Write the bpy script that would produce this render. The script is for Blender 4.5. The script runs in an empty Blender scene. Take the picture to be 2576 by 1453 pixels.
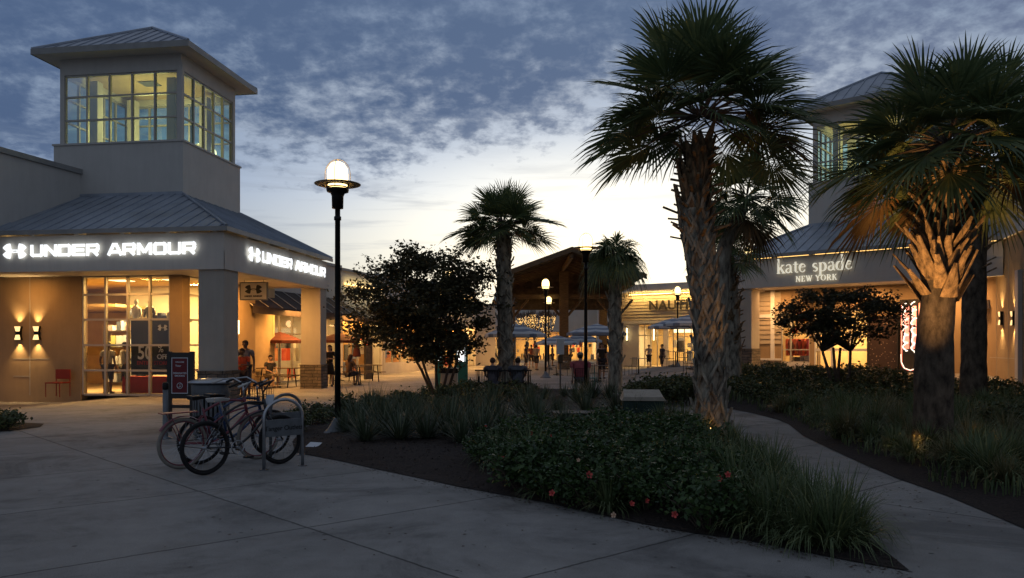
import bpy, bmesh, math, random
from mathutils import Vector, Matrix, noise
from mathutils.geometry import delaunay_2d_cdt
R = math.radians
sc = bpy.context.scene
# ---------------------------------------------------------------- camera
F = 1900.0 / 2575 * 36
cd = bpy.data.cameras.new('camera'); cam = bpy.data.objects.new('camera', cd)
sc.collection.objects.link(cam); sc.camera = cam
cd.sensor_width = 36; cd.lens = F; cd.shift_y = 143.5 / 2575
cd.clip_start = .05; cd.clip_end = 3000
cam.location = (0, 0, 1.6); cam.rotation_euler = (R(90), 0, 0)
# ---------------------------------------------------------------- exposure
sc.view_settings.view_transform = 'Standard'; sc.view_settings.look = 'None'
sc.view_settings.exposure = 0.0; sc.view_settings.gamma = 1.0
sc.cycles.max_bounces = 6; sc.cycles.diffuse_bounces = 3; sc.cycles.glossy_bounces = 3
sc.cycles.transparent_max_bounces = 16; sc.cycles.transmission_bounces = 4
sc.cycles.sample_clamp_indirect = 3.0; sc.cycles.sample_clamp_direct = 0.0
sc.cycles.use_denoising = True
sc.cycles.caustics_reflective = False; sc.cycles.caustics_refractive = False
SKY_STR = 1.0

# ---------------------------------------------------------------- node helper
class NT:
    def __init__(s, tree): s.t = tree; s.n = tree.nodes; s.l = tree.links
    def new(s, typ, **kw):
        nd = s.n.new(typ)
        for k, v in kw.items():
            if k.startswith('i_'):
                key = k[2:]
                key = int(key) if key.isdigit() else key.replace('_', ' ')
                s.inp(nd, key, v)
            else: setattr(nd, k, v)
        return nd
    def inp(s, nd, key, v):
        if isinstance(v, bpy.types.NodeSocket): s.l.new(v, nd.inputs[key])
        else: nd.inputs[key].default_value = v
    def math(s, op, a, b=0.0, c=None, clamp=False):
        nd = s.n.new('ShaderNodeMath'); nd.operation = op; nd.use_clamp = clamp
        s.inp(nd, 0, a); s.inp(nd, 1, b)
        if c is not None: s.inp(nd, 2, c)
        return nd.outputs[0]
    def mix(s, fac, a, b, blend='MIX'):
        nd = s.n.new('ShaderNodeMix'); nd.data_type = 'RGBA'; nd.blend_type = blend
        s.inp(nd, 0, fac); s.inp(nd, 6, a); s.inp(nd, 7, b)
        return nd.outputs[2]
    def ramp(s, fac, stops, interp='LINEAR'):
        nd = s.n.new('ShaderNodeValToRGB'); cr = nd.color_ramp; cr.interpolation = interp
        while len(cr.elements) < len(stops): cr.elements.new(.5)
        for e, (p, c) in zip(cr.elements, stops):
            e.position = p
            e.color = (c, c, c, 1) if not hasattr(c, '__len__') else (c[0], c[1], c[2], 1)
        s.inp(nd, 0, fac)
        return nd.outputs[0]
    def noise(s, vec, scale, detail=4, rough=.5, dist=0.0):
        nd = s.n.new('ShaderNodeTexNoise')
        if vec is not None: s.inp(nd, 'Vector', vec)
        nd.inputs['Scale'].default_value = scale; nd.inputs['Detail'].default_value = detail
        nd.inputs['Roughness'].default_value = rough; nd.inputs['Distortion'].default_value = dist
        return nd.outputs[0]
    def comb(s, x, y, z):
        nd = s.n.new('ShaderNodeCombineXYZ'); s.inp(nd, 0, x); s.inp(nd, 1, y); s.inp(nd, 2, z)
        return nd.outputs[0]

# ---------------------------------------------------------------- world: dusk sky with clouds
world = bpy.data.worlds.new('World'); sc.world = world; world.use_nodes = True
w = NT(world.node_tree); w.n.clear()
tc = w.new('ShaderNodeTexCoord')
sep = w.new('ShaderNodeSeparateXYZ'); w.l.new(tc.outputs['Generated'], sep.inputs[0])
X, Y, Z = sep.outputs
ax = w.math('SUBTRACT', X, w.math('MULTIPLY', Y, .16))
q1 = w.math('POWER', w.math('ABSOLUTE', w.math('MULTIPLY', ax, 1.95)), 2.0)
q2 = w.math('POWER', w.math('MULTIPLY', w.math('MAXIMUM', w.math('SUBTRACT', Z, .12), 0.0), 5.2), 2.0)
q3 = w.math('MULTIPLY', w.math('MAXIMUM', w.math('SUBTRACT', .35, Y), 0.0), 4.0)
qq = w.math('ADD', w.math('ADD', q1, q2), q3)
glow = w.math('POWER', 2.718, w.math('MULTIPLY', qq, -1.0))
base = w.ramp(glow, [(0.0, (.10, .15, .27)), (.22, (.26, .345, .50)), (.5, (.48, .57, .71)), (.75, (.80, .86, .92)), (1.0, (1.0, 1.0, .97))])
warm = w.ramp(Z, [(0.0, (1.15, .88, .52)), (.09, (1.10, .97, .76)), (.20, (1.0, 1.0, 1.0))])
base = w.mix(1.0, base, warm, 'MULTIPLY')
glowb = w.math('MULTIPLY', w.math('POWER', glow, 3.2), .85)
base = w.mix(glowb, base, (1.6, 1.45, 1.10, 1))
den = w.math('ADD', w.math('MAXIMUM', Z, 0.0), .28)
uv = w.comb(w.math('DIVIDE', X, den), w.math('DIVIDE', Y, den), 0.0)
n1 = w.noise(uv, 17.0, 11, .62, .10)
n2 = w.noise(uv, 3.6, 4, .55, .1)
n3 = w.noise(uv, 1.6, 3, .5, .2)
cl = w.math('ADD', w.math('ADD', w.math('MULTIPLY', n1, .46), w.math('MULTIPLY', n2, .38)), w.math('MULTIPLY', n3, .26))
dark = w.ramp(w.math('ADD', w.math('MULTIPLY', ax, .5), .5), [(0.0, (.056, .098, .205)), (.5, (.100, .152, .260)), (1.0, (.150, .165, .265))])
lite = w.ramp(glow, [(0.0, (.095, .15, .275)), (.12, (.24, .31, .43)), (.5, (.58, .62, .67))])
cf = w.ramp(cl, [(.495, 0.0), (.545, .16), (.59, .48), (.65, 1.0)])
cloudc = w.mix(cf, dark, lite)
lim = w.math('ADD', Z, w.math('MULTIPLY', w.math('ABSOLUTE', ax), .13))
lim = w.math('ADD', lim, w.math('MULTIPLY', w.math('SUBTRACT', .55, cl), .35))
cfac = w.ramp(lim, [(.262, 0.0), (.305, .80), (.36, 1.0)])
col = w.mix(cfac, base, cloudc)
st = w.noise(w.comb(w.math('MULTIPLY', ax, 3.0), w.math('MULTIPLY', Z, 34.0), 3.7), 1.6, 6, .6, .5)
sf = w.ramp(st, [(.50, 0.0), (.66, .75)])
sz = w.ramp(Z, [(0.0, 1.0), (.20, .9), (.27, 0.0)])
sg = w.ramp(glow, [(0.0, .9), (.85, .5), (1.0, .15)])
streak = w.mix(glow, (.19, .26, .38, 1), (.50, .52, .55, 1))
col = w.mix(w.math('MULTIPLY', w.math('MULTIPLY', sf, sz), sg), col, streak)
hi = w.ramp(Z, [(.44, 0.0), (.62, 1.0)])
col = w.mix(hi, col, (.175, .20, .255, 1))
bk = w.ramp(Y, [(0.0, 1.0), (.35, 0.0)])
col = w.mix(w.math('MULTIPLY', bk, .9), col, (.155, .185, .245, 1))
below = w.ramp(Z, [(0.0, 1.0), (.001, 0.0)])
col = w.mix(below, col, (.02, .022, .03, 1))
sky = w.new('ShaderNodeTexSky'); sky.sky_type = 'NISHITA'; sky.sun_disc = False
sky.sun_elevation = R(1.0); sky.sun_rotation = R(9.0); sky.air_density = 1.2; sky.ozone_density = 2.0
col = w.mix(1.0, col, w.mix(1.0, sky.outputs[0], (.10, .10, .10, 1), 'MULTIPLY'), 'ADD') if False else col
bg = w.new('ShaderNodeBackground'); w.l.new(col, bg.inputs[0]); bg.inputs[1].default_value = SKY_STR
bg2 = w.new('ShaderNodeBackground'); w.l.new(sky.outputs[0], bg2.inputs[0]); bg2.inputs[1].default_value = .012
add = w.new('ShaderNodeAddShader'); w.l.new(bg.outputs[0], add.inputs[0]); w.l.new(bg2.outputs[0], add.inputs[1])
wo = w.new('ShaderNodeOutputWorld'); w.l.new(add.outputs[0], wo.inputs[0])
# the last glow of the set sun, very weak and wide
sl = bpy.data.lights.new('sun', 'SUN'); sl.energy = .12; sl.angle = R(25); sl.color = (1, .86, .68)
so = bpy.data.objects.new('sun', sl); sc.collection.objects.link(so)
so.rotation_euler = Vector((.16, 1, .10)).to_track_quat('Z', 'Y').to_euler()

# ---------------------------------------------------------------- projection helpers (2575 px wide reading of the photo)
def sstep(a, b, x):
    t = max(0.0, min(1.0, (x - a) / (b - a))); return t * t * (3 - 2 * t)
def terr(x, y):
    z = .60 * sstep(3.5, 8.5, x) * sstep(17, 27, y) * (1 - sstep(38, 48, y))
    z -= .22 * sstep(-11.5, -15, x) * sstep(14, 22, y)
    return z
def G(px, py):
    k = (px - 1287.5) / 1900; s = (py - 870) / 1900; D = 1.6 / s
    for _ in range(30):
        D = .5 * D + .5 * (1.6 - terr(k * D, D)) / s
    return Vector((k * D, D, terr(k * D, D)))
def P(px, D, z=0.0): return Vector(((px - 1287.5) / 1900 * D, D, z))
def zat(py, D): return 1.6 + (870 - py) / 1900 * D
def PX(px, D):
    x = (px - 1287.5) / 1900 * D
    return Vector((x, D, terr(x, D)))

# ---------------------------------------------------------------- mesh builder
def link(o, parent=None):
    sc.collection.objects.link(o)
    if parent: o.parent = parent
    return o
class MB:
    def __init__(s): s.v = []; s.f = []; s.m = []; s.cm = 0
    def add(s, vs, fs):
        b = len(s.v); s.v += [tuple(v) for v in vs]
        for f in fs: s.f.append([b + i for i in f]); s.m.append(s.cm)
    def poly(s, pts): s.add(pts, [list(range(len(pts)))])
    def box(s, x0, x1, y0, y1, z0, z1):
        x0, x1 = min(x0, x1), max(x0, x1); y0, y1 = min(y0, y1), max(y0, y1); z0, z1 = min(z0, z1), max(z0, z1)
        s.add([(x0,y0,z0),(x1,y0,z0),(x1,y1,z0),(x0,y1,z0),(x0,y0,z1),(x1,y0,z1),(x1,y1,z1),(x0,y1,z1)],
              [(0,3,2,1),(4,5,6,7),(0,1,5,4),(1,2,6,5),(2,3,7,6),(3,0,4,7)])
    def obox(s, c, sx, sy, sz, M=None):
        M = M or Matrix.Identity(3); c = Vector(c); hx, hy, hz = sx/2, sy/2, sz/2
        vs = [c + M @ Vector((a*hx, b*hy, d*hz)) for d in (-1,1) for a, b in ((-1,-1),(1,-1),(1,1),(-1,1))]
        s.add(vs, [(0,3,2,1),(4,5,6,7),(0,1,5,4),(1,2,6,5),(2,3,7,6),(3,0,4,7)])
    def prism(s, pts, d):
        n = len(pts); d = Vector(d); pts = [Vector(p) for p in pts]
        s.add(pts + [p + d for p in pts], [list(range(n)), list(range(2*n-1, n-1, -1))] + [(i, (i+1)%n, n+(i+1)%n, n+i) for i in range(n)])
    def tube(s, pts, r, n=8, cap=True):
        pts = [Vector(p) for p in pts]; k = len(pts)
        if not hasattr(r, '__len__'): r = [r]*k
        b = len(s.v); up = None
        for i, p in enumerate(pts):
            t = (pts[min(i+1,k-1)] - pts[max(i-1,0)]).normalized()
            if up is None:
                up = Vector((0,0,1)) if abs(t.z) < .9 else Vector((1,0,0))
            a = (up - t*up.dot(t))
            if a.length < 1e-5: a = t.orthogonal()
            a.normalize(); c = t.cross(a); up = a
            for j in range(n):
                q = 2*math.pi*j/n; s.v.append(tuple(p + (a*math.cos(q) + c*math.sin(q))*r[i]))
        for i in range(k-1):
            for j in range(n):
                s.f.append([b+i*n+j, b+i*n+(j+1)%n, b+(i+1)*n+(j+1)%n, b+(i+1)*n+j]); s.m.append(s.cm)
        if cap:
            s.f.append([b+j for j in range(n)][::-1]); s.m.append(s.cm)
            s.f.append([b+(k-1)*n+j for j in range(n)]); s.m.append(s.cm)
    def lathe(s, prof, c=(0,0,0), n=24):
        b = len(s.v); c = Vector(c)
        for r, z in prof:
            for j in range(n):
                q = 2*math.pi*j/n; s.v.append((c.x+r*math.cos(q), c.y+r*math.sin(q), c.z+z))
        for i in range(len(prof)-1):
            for j in range(n):
                s.f.append([b+i*n+j, b+i*n+(j+1)%n, b+(i+1)*n+(j+1)%n, b+(i+1)*n+j]); s.m.append(s.cm)
        s.f.append([b+j for j in range(n)][::-1]); s.m.append(s.cm)
        s.f.append([b+(len(prof)-1)*n+j for j in range(n)]); s.m.append(s.cm)
    def torus(s, c, axis, Rr, r, n=36, m=8, a0=0, a1=2*math.pi, xa=None):
        c = Vector(c); axis = Vector(axis).normalized()
        e1 = Vector(xa).normalized() if xa else axis.orthogonal().normalized(); e2 = axis.cross(e1)
        full = abs(a1-a0-2*math.pi) < 1e-4
        pts = [c + (e1*math.cos(a0+(a1-a0)*i/n) + e2*math.sin(a0+(a1-a0)*i/n))*Rr for i in range(n+1)]
        s.tube(pts, r, m, cap=not full)
    def sphere(s, c, rx, ry=None, rz=None, n=12, m=8):
        ry = ry or rx; rz = rz or rx; c = Vector(c); b = len(s.v)
        for i in range(1, m):
            t = math.pi*i/m
            for j in range(n):
                q = 2*math.pi*j/n; s.v.append((c.x+rx*math.sin(t)*math.cos(q), c.y+ry*math.sin(t)*math.sin(q), c.z+rz*math.cos(t)))
        s.v += [(c.x, c.y, c.z+rz), (c.x, c.y, c.z-rz)]; T = len(s.v)-2; B = T+1
        for i in range(m-2):
            for j in range(n):
                s.f.append([b+i*n+j, b+(i+1)*n+j, b+(i+1)*n+(j+1)%n, b+i*n+(j+1)%n]); s.m.append(s.cm)
        for j in range(n):
            s.f.append([T, b+j, b+(j+1)%n]); s.m.append(s.cm)
            s.f.append([B, b+(m-2)*n+(j+1)%n, b+(m-2)*n+j]); s.m.append(s.cm)
    def mesh(s, name, mats, smooth=False):
        me = bpy.data.meshes.new(name); me.from_pydata(s.v, [], s.f)
        if not isinstance(mats, (list, tuple)): mats = [mats]
        for m in mats: me.materials.append(m)
        if len(mats) > 1: me.polygons.foreach_set('material_index', s.m)
        if smooth: me.polygons.foreach_set('use_smooth', [True]*len(s.f))
        me.update(); return me
    def build(s, name, mats, parent=None, smooth=False, bevel=0, loc=None, fix=False):
        me = s.mesh(name, mats, smooth)
        if fix:
            bm = bmesh.new(); bm.from_mesh(me); bmesh.ops.recalc_face_normals(bm, faces=bm.faces); bm.to_mesh(me); bm.free()
        o = link(bpy.data.objects.new(name, me), parent)
        if loc is not None: o.location = loc
        if bevel:
            b = o.modifiers.new('bevel', 'BEVEL'); b.width = bevel; b.segments = 2; b.limit_method = 'ANGLE'
        return o
def tag(o, label=None, cat=None, group=None, kind=None):
    if label: o['label'] = label
    if cat: o['category'] = cat
    if group: o['group'] = group
    if kind: o['kind'] = kind
    return o
def thing(name, label, cat, loc=(0,0,0), rz=0.0, group=None):
    o = link(bpy.data.objects.new(name, None)); o.location = loc; o.rotation_euler = (0,0,rz)
    o.empty_display_size = .2
    return tag(o, label, cat, group)
def kids(o): return [c for c in sc.collection.objects if c.parent == o]
KC = {}
def dup(root, loc, rz=None, label=None, scale=None):
    if root.name not in KC: KC[root.name] = [(c, kids(c)) for c in kids(root)]
    r = root.copy(); link(r); r.location = loc
    if rz is not None: r.rotation_euler = (0,0,rz)
    if scale: r.scale = (scale,)*3 if not hasattr(scale, '__len__') else scale
    if label: r['label'] = label
    for c, gs in KC[root.name]:
        d = c.copy(); link(d); d.parent = r
        for g in gs:
            e = g.copy(); link(e); e.parent = d
    return r
def lamp(kind, loc, energy, color, parent=None, target=None, size=.2, size_y=None, spot=None, blend=.5, name='light'):
    l = bpy.data.lights.new(name, kind); l.energy = energy; l.color = color
    if kind == 'AREA':
        l.shape = 'RECTANGLE' if size_y else 'SQUARE'; l.size = size
        if size_y: l.size_y = size_y
    elif kind == 'SPOT': l.spot_size = spot; l.spot_blend = blend; l.shadow_soft_size = size
    else: l.shadow_soft_size = size
    o = link(bpy.data.objects.new(name, l), parent); o.location = loc
    if target is not None:
        o.rotation_euler = (Vector(loc)-Vector(target)).to_track_quat('Z','Y').to_euler()
    return o

# ---------------------------------------------------------------- materials
def mat(name, col, rough=.7, var=.15, scale=6.0, bump=0.0, bscale=None, metal=0.0, detail=5, col2=None, spec=.4, coord='Object', stretch=None):
    m = bpy.data.materials.new(name); m.use_nodes = True; n = NT(m.node_tree)
    b = n.n['Principled BSDF']; b.inputs['Roughness'].default_value = rough; b.inputs['Metallic'].default_value = metal
    b.inputs['Specular IOR Level'].default_value = spec
    t = n.new('ShaderNodeTexCoord'); vec = t.outputs[coord]
    if stretch:
        mp = n.new('ShaderNodeMapping'); n.l.new(vec, mp.inputs[0]); mp.inputs['Scale'].default_value = stretch; vec = mp.outputs[0]
    nz = n.noise(vec, scale, detail, .6)
    if 'stucco' in name:
        mp2 = n.new('ShaderNodeMapping'); n.l.new(vec, mp2.inputs[0]); mp2.inputs['Scale'].default_value = (2.5, 2.5, .35)
        nz = n.math('ADD', n.math('MULTIPLY', nz, .5), n.math('MULTIPLY', n.noise(mp2.outputs[0], 2.0, 8, .7), .5))
    c2 = col2 or tuple(c*(1-var*1.6) for c in col); c1 = tuple(min(1, c*(1+var)) for c in col)
    c = n.ramp(nz, [(.32, c2), (.68, c1)])
    n.l.new(c, b.inputs['Base Color'])
    if bump:
        bn = n.new('ShaderNodeBump'); bn.inputs['Strength'].default_value = bump; bn.inputs['Distance'].default_value = .02
        n.l.new(n.noise(vec, bscale or scale*4, 6, .65), bn.inputs['Height']); n.l.new(bn.outputs[0], b.inputs['Normal'])
    m['nt'] = 1
    return m
def emat(name, col, strength, base=(.8,.8,.8)):
    m = bpy.data.materials.new(name); m.use_nodes = True; b = m.node_tree.nodes['Principled BSDF']
    b.inputs['Base Color'].default_value = (*base, 1); b.inputs['Emission Color'].default_value = (*col, 1)
    b.inputs['Emission Strength'].default_value = strength
    return m
def leafmat(name, c1, c2, rough=.45, trans=.25):
    m = bpy.data.materials.new(name); m.use_nodes = True; n = NT(m.node_tree); b = n.n['Principled BSDF']
    t = n.new('ShaderNodeTexCoord'); nz = n.noise(t.outputs['Object'], 3.0, 6, .75)
    gi = n.new('ShaderNodeNewGeometry'); mixf = n.math('ADD', n.math('MULTIPLY', nz, .75), n.math('MULTIPLY', gi.outputs['Random Per Island'], .45))
    c = n.ramp(mixf, [(.30, c1), (.72, c2), (.95, (c2[0]*1.9, c2[1]*1.45, c2[2]*1.1))])
    n.l.new(c, b.inputs['Base Color']); b.inputs['Roughness'].default_value = rough; b.inputs['Specular IOR Level'].default_value = .35
    tr = n.new('ShaderNodeBsdfTranslucent'); n.l.new(c, tr.inputs[0])
    mx = n.new('ShaderNodeMixShader'); mx.inputs[0].default_value = trans
    out = n.n['Material Output']; n.l.new(b.outputs[0], mx.inputs[1]); n.l.new(tr.outputs[0], mx.inputs[2]); n.l.new(mx.outputs[0], out.inputs[0])
    return m
def glassmat(name, tint=(.9,.95,.95), refl=.12, rough=.02):
    m = bpy.data.materials.new(name); m.use_nodes = True; n = NT(m.node_tree); n.n.clear()
    t = n.new('ShaderNodeBsdfTransparent'); t.inputs[0].default_value = (*tint, 1)
    g = n.new('ShaderNodeBsdfGlossy'); g.inputs['Roughness'].default_value = rough; g.inputs[0].default_value = (.9,.95,1,1)
    fr = n.new('ShaderNodeLayerWeight'); fr.inputs[0].default_value = .35
    f = n.math('ADD', n.math('MULTIPLY', fr.outputs['Fresnel'], .55), refl, clamp=True)
    mx = n.new('ShaderNodeMixShader'); n.l.new(f, mx.inputs[0]); n.l.new(t.outputs[0], mx.inputs[1]); n.l.new(g.outputs[0], mx.inputs[2])
    o = n.new('ShaderNodeOutputMaterial'); n.l.new(mx.outputs[0], o.inputs[0])
    return m
def concrete(name, joints=True, c=(.31,.298,.28)):
    m = mat(name, c, .85, .10, .35, 0)
    n = NT(m.node_tree); b = n.n['Principled BSDF']
    t = n.new('ShaderNodeTexCoord'); v = t.outputs['Object']
    basec = b.inputs['Base Color'].links[0].from_socket
    sp = n.noise(v, 120, 3, .7); spf = n.ramp(sp, [(.36, .45), (.47, 1.0), (.62, 1.0), (.72, 1.35)])
    colr = n.mix(1.0, basec, spf, 'MULTIPLY')
    md = n.noise(v, 2.6, 8, .7); mdf = n.ramp(md, [(.3, .80), (.55, 1.0), (.75, 1.12)])
    colr = n.mix(1.0, colr, mdf, 'MULTIPLY')
    gum = n.new('ShaderNodeTexVoronoi'); gum.inputs['Scale'].default_value = 3.2; n.l.new(v, gum.inputs['Vector'])
    gf = n.ramp(gum.outputs['Distance'], [(.05, .35), (.085, 1.0)])
    colr = n.mix(1.0, colr, gf, 'MULTIPLY')
    hgt = n.math('MULTIPLY', sp, .25)
    if joints:
        s = n.new('ShaderNodeSeparateXYZ'); n.l.new(v, s.inputs[0])
        wob = n.math('MULTIPLY', n.math('SUBTRACT', n.noise(v, 2.2, 8, .8), .5), .06)
        def line(nx, ny, off, sp_):
            d = n.math('ADD', n.math('MULTIPLY', s.outputs[0], nx), n.math('MULTIPLY', s.outputs[1], ny))
            d = n.math('ADD', n.math('DIVIDE', n.math('SUBTRACT', n.math('ADD', d, wob), off), sp_), .5)
            fr = n.math('ABSOLUTE', n.math('SUBTRACT', n.math('FRACT', d), .5))
            return n.math('MULTIPLY', fr, sp_)
        d = n.math('MINIMUM', line(-.64, .77, 3.96, 2.33), line(.71, .70, 3.38, 4.66))
        def cell(nx, ny, off, sp_):
            d_ = n.math('ADD', n.math('MULTIPLY', s.outputs[0], nx), n.math('MULTIPLY', s.outputs[1], ny))
            return n.math('FLOOR', n.math('DIVIDE', n.math('SUBTRACT', d_, off), sp_))
        wn = n.new('ShaderNodeTexWhiteNoise'); n.l.new(n.comb(cell(-.64, .77, 3.96, 2.33), cell(.71, .70, 3.38, 4.66), 0.0), wn.inputs['Vector'])
        colr = n.mix(1.0, colr, n.ramp(wn.outputs['Value'], [(0, .88), (1, 1.08)]), 'MULTIPLY')
        stn = n.ramp(n.noise(v, .55, 9, .75, .6), [(.38, .60), (.50, .98), (.7, 1.12)])
        colr = n.mix(1.0, colr, stn, 'MULTIPLY')
        jf = n.ramp(d, [(.006, .28), (.016, 1.0)])
        colr = n.mix(1.0, colr, jf, 'MULTIPLY')
        hgt = n.math('ADD', hgt, jf)
    bn = n.new('ShaderNodeBump'); bn.inputs['Strength'].default_value = .5; bn.inputs['Distance'].default_value = .008
    n.l.new(hgt, bn.inputs['Height']); n.l.new(bn.outputs[0], b.inputs['Normal'])
    n.l.new(colr, b.inputs['Base Color'])
    return m
def brickmat(name, c1, c2, mortar, bw=.5, bh=.12, rough=.85, plane='XZ'):
    m = mat(name, c1, rough); n = NT(m.node_tree); b = n.n['Principled BSDF']
    t = n.new('ShaderNodeTexCoord'); s = n.new('ShaderNodeSeparateXYZ'); n.l.new(t.outputs['Object'], s.inputs[0])
    v = n.comb(n.math('ADD', s.outputs[0], s.outputs[1]), s.outputs[2], 0.0)
    nzv = n.new('ShaderNodeTexNoise'); n.l.new(t.outputs['Object'], nzv.inputs[0]); nzv.inputs['Scale'].default_value = 3
    vv = n.new('ShaderNodeVectorMath'); vv.operation = 'ADD'; n.l.new(v, vv.inputs[0])
    sc2 = n.new('ShaderNodeVectorMath'); sc2.operation = 'SCALE'; n.l.new(nzv.outputs['Color'], sc2.inputs[0]); sc2.inputs['Scale'].default_value = .08
    n.l.new(sc2.outputs[0], vv.inputs[1])
    br = n.new('ShaderNodeTexBrick'); n.l.new(vv.outputs[0], br.inputs['Vector'])
    br.inputs['Color1'].default_value = (*c1, 1); br.inputs['Color2'].default_value = (*c2, 1); br.inputs['Mortar'].default_value = (*mortar, 1)
    br.inputs['Scale'].default_value = 1; br.inputs['Brick Width'].default_value = bw; br.inputs['Row Height'].default_value = bh
    br.inputs['Mortar Size'].default_value = .012; br.offset = .37; br.squash = .7; br.squash_frequency = 3
    var = n.ramp(n.noise(t.outputs['Object'], 5, 6, .8), [(.3, .55), (.7, 1.35)])
    n.l.new(n.mix(1.0, br.outputs['Color'], var, 'MULTIPLY'), b.inputs['Base Color'])
    bn = n.new('ShaderNodeBump'); bn.inputs['Strength'].default_value = .9; bn.inputs['Distance'].default_value = .03; bn.invert = True
    n.l.new(n.math('ADD', br.outputs['Fac'], n.noise(t.outputs['Object'], 18, 4, .7)), bn.inputs['Height']); n.l.new(bn.outputs[0], b.inputs['Normal'])
    return m
def goodsmat(name, e=1.2, cols=None):
    # coloured goods on shelves under shop light
    m = bpy.data.materials.new(name); m.use_nodes = True; n = NT(m.node_tree); b = n.n['Principled BSDF']
    gi = n.new('ShaderNodeNewGeometry')
    c = n.ramp(gi.outputs['Random Per Island'], cols or [(0, (.75,.1,.04)), (.2, (.8,.75,.6)), (.4, (.1,.1,.12)), (.55, (.9,.85,.8)), (.7, (.7,.25,.1)), (.85, (.2,.25,.4))], 'CONSTANT')
    n.l.new(c, b.inputs['Base Color']); b.inputs['Roughness'].default_value = .8
    return m
M = {}
M['concrete'] = concrete('concrete')
M['concrete_path'] = concrete('concrete_path', False)
M['stucco'] = mat('stucco', (.55,.53,.49), .9, .07, 1.2, .25, 60)
M['stucco_dark'] = mat('stucco_dark', (.42,.385,.33), .9, .08, 1.5, .25, 60)
M['stucco_blue'] = mat('stucco_blue', (.60,.56,.50), .9, .07, 1.2, .25, 60)
M['wall_amber_lit'] = mat('amber_lit_stucco', (.33,.235,.135), .9, .10, 1.5, .25, 60)  # beige wall stucco; amber lamp light and porch shade put into its colour
M['trim'] = mat('trim', (.56,.54,.50), .6, .06, 3)
M['frame'] = mat('frame', (.42,.40,.36), .45, .05, 4, metal=.2)
M['frame_dark'] = mat('frame_dark', (.05,.045,.04), .45, .05, 4, metal=.3)
M['roof'] = mat('roof', (.34,.38,.44), .42, .12, 1.4, metal=.35, spec=.5)
M['roof_edge'] = mat('roof_edge', (.30,.30,.29), .5, .1, 2)
M['stone'] = brickmat('stone', (.21,.17,.13), (.12,.10,.085), (.05,.045,.04))
M['siding'] = mat('siding', (.40,.34,.25), .75, .08, 2, .1, 40)
M['dark_metal'] = mat('dark_metal', (.022,.021,.021), .4, .2, 8, metal=.6)
M['black'] = mat('black', (.012,.012,.013), .5, .2, 8)
M['wood'] = mat('wood', (.13,.085,.045), .7, .3, 3, .3, 20, stretch=(1,1,8))
M['darkwood'] = mat('darkwood', (.11,.078,.045), .8, .3, 3, .3, 20)
M['mulch'] = mat('mulch', (.035,.024,.019), .95, .7, 30, 1.0, 60, col2=(.010,.008,.007))
M['steel'] = mat('steel', (.45,.46,.48), .3, .1, 8, metal=.9)
M['grey_metal'] = mat('grey_metal', (.16,.17,.18), .45, .15, 8, metal=.4)
M['glass'] = glassmat('glass', (.93,.95,.92), .05)
M['tower_glass'] = glassmat('tower_glass', (.62,.80,.76), .10)
M['floor'] = mat('shop_floor', (.45,.36,.25), .4, .15, 3)
M['inwall'] = mat('shop_wall', (.50,.37,.20), .8, .08, 2)
M['inred'] = mat('shop_red', (.35,.03,.02), .6, .1, 2)
M['goods'] = goodsmat('goods')
M['goods_pale'] = goodsmat('goods_pale', cols=[(0, (.95,.9,.75)), (.3, (.85,.75,.2)), (.5, (.95,.95,.9)), (.75, (.6,.4,.3)), (.88, (.1,.1,.1))])
M['white'] = mat('white_paint', (.75,.75,.72), .5, .04, 4)
M['awning'] = mat('awning', (.05,.035,.03), .8, .2, 3)
M['red_cloth'] = mat('red_cloth', (.085,.018,.012), .85, .2, 4)
M['paper'] = mat('paper', (.7,.72,.75), .7, .05, 9)
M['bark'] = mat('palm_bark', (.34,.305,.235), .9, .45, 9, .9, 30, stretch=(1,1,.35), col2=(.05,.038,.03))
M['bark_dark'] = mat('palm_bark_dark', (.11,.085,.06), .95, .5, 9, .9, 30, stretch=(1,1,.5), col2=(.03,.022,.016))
M['brim'] = mat('lamp_brim', (.55,.42,.24), .5, .05, 2)  # gold of the globe's light put into the brim colour
M['boot'] = mat('palm_boot', (.30,.20,.11), .9, .3, 14, .9, 50, col2=(.06,.038,.022), stretch=(1,1,.4))
M['stem'] = mat('stem', (.11,.08,.06), .85, .3, 8, .4)
M['frond'] = leafmat('palm_frond', (.058,.092,.042), (.14,.18,.075), .42, .28)
M['frond_dry'] = leafmat('palm_frond_dry', (.10,.06,.025), (.17,.10,.04), .6, .15)
M['leaf'] = leafmat('leaf', (.035,.050,.018), (.085,.105,.038), .5, .12)
M['leaf_crape'] = leafmat('leaf_crape', (.030,.028,.014), (.075,.070,.030), .6, .18)
M['leaf_hib'] = leafmat('leaf_hibiscus', (.020,.044,.013), (.058,.105,.030), .45, .15)
M['grass'] = leafmat('grass_blade', (.055,.09,.035), (.15,.19,.085), .45, .22)
M['grass_dry'] = leafmat('grass_dry', (.10,.11,.045), (.20,.18,.09), .5, .2)
M['yucca'] = leafmat('yucca_blade', (.045,.07,.038), (.11,.14,.08), .45, .1)
M['petal'] = leafmat('petal', (.42,.05,.055), (.60,.10,.09), .6, .2)
M['petal_pale'] = leafmat('petal_pale', (.65,.42,.30), (.7,.5,.35), .6, .2)
M['teal'] = mat('teal', (.03,.20,.19), .5, .1, 4)
M['red_sign'] = mat('red_sign', (.16,.015,.02), .5, .1, 4)
M['chair_red'] = mat('chair_red', (.25,.025,.012), .6, .1, 4)
M['orange_red'] = mat('orange_red', (.55,.07,.02), .6, .1, 4)
M['E_letter'] = emat('lit_letter', (.93,.98,1.0), 1.25)
M['E_globe'] = emat('lit_globe', (1.0,.70,.28), 4.5)
M['E_sconce'] = emat('lit_sconce', (1.0,.66,.24), 1.5)
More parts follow.
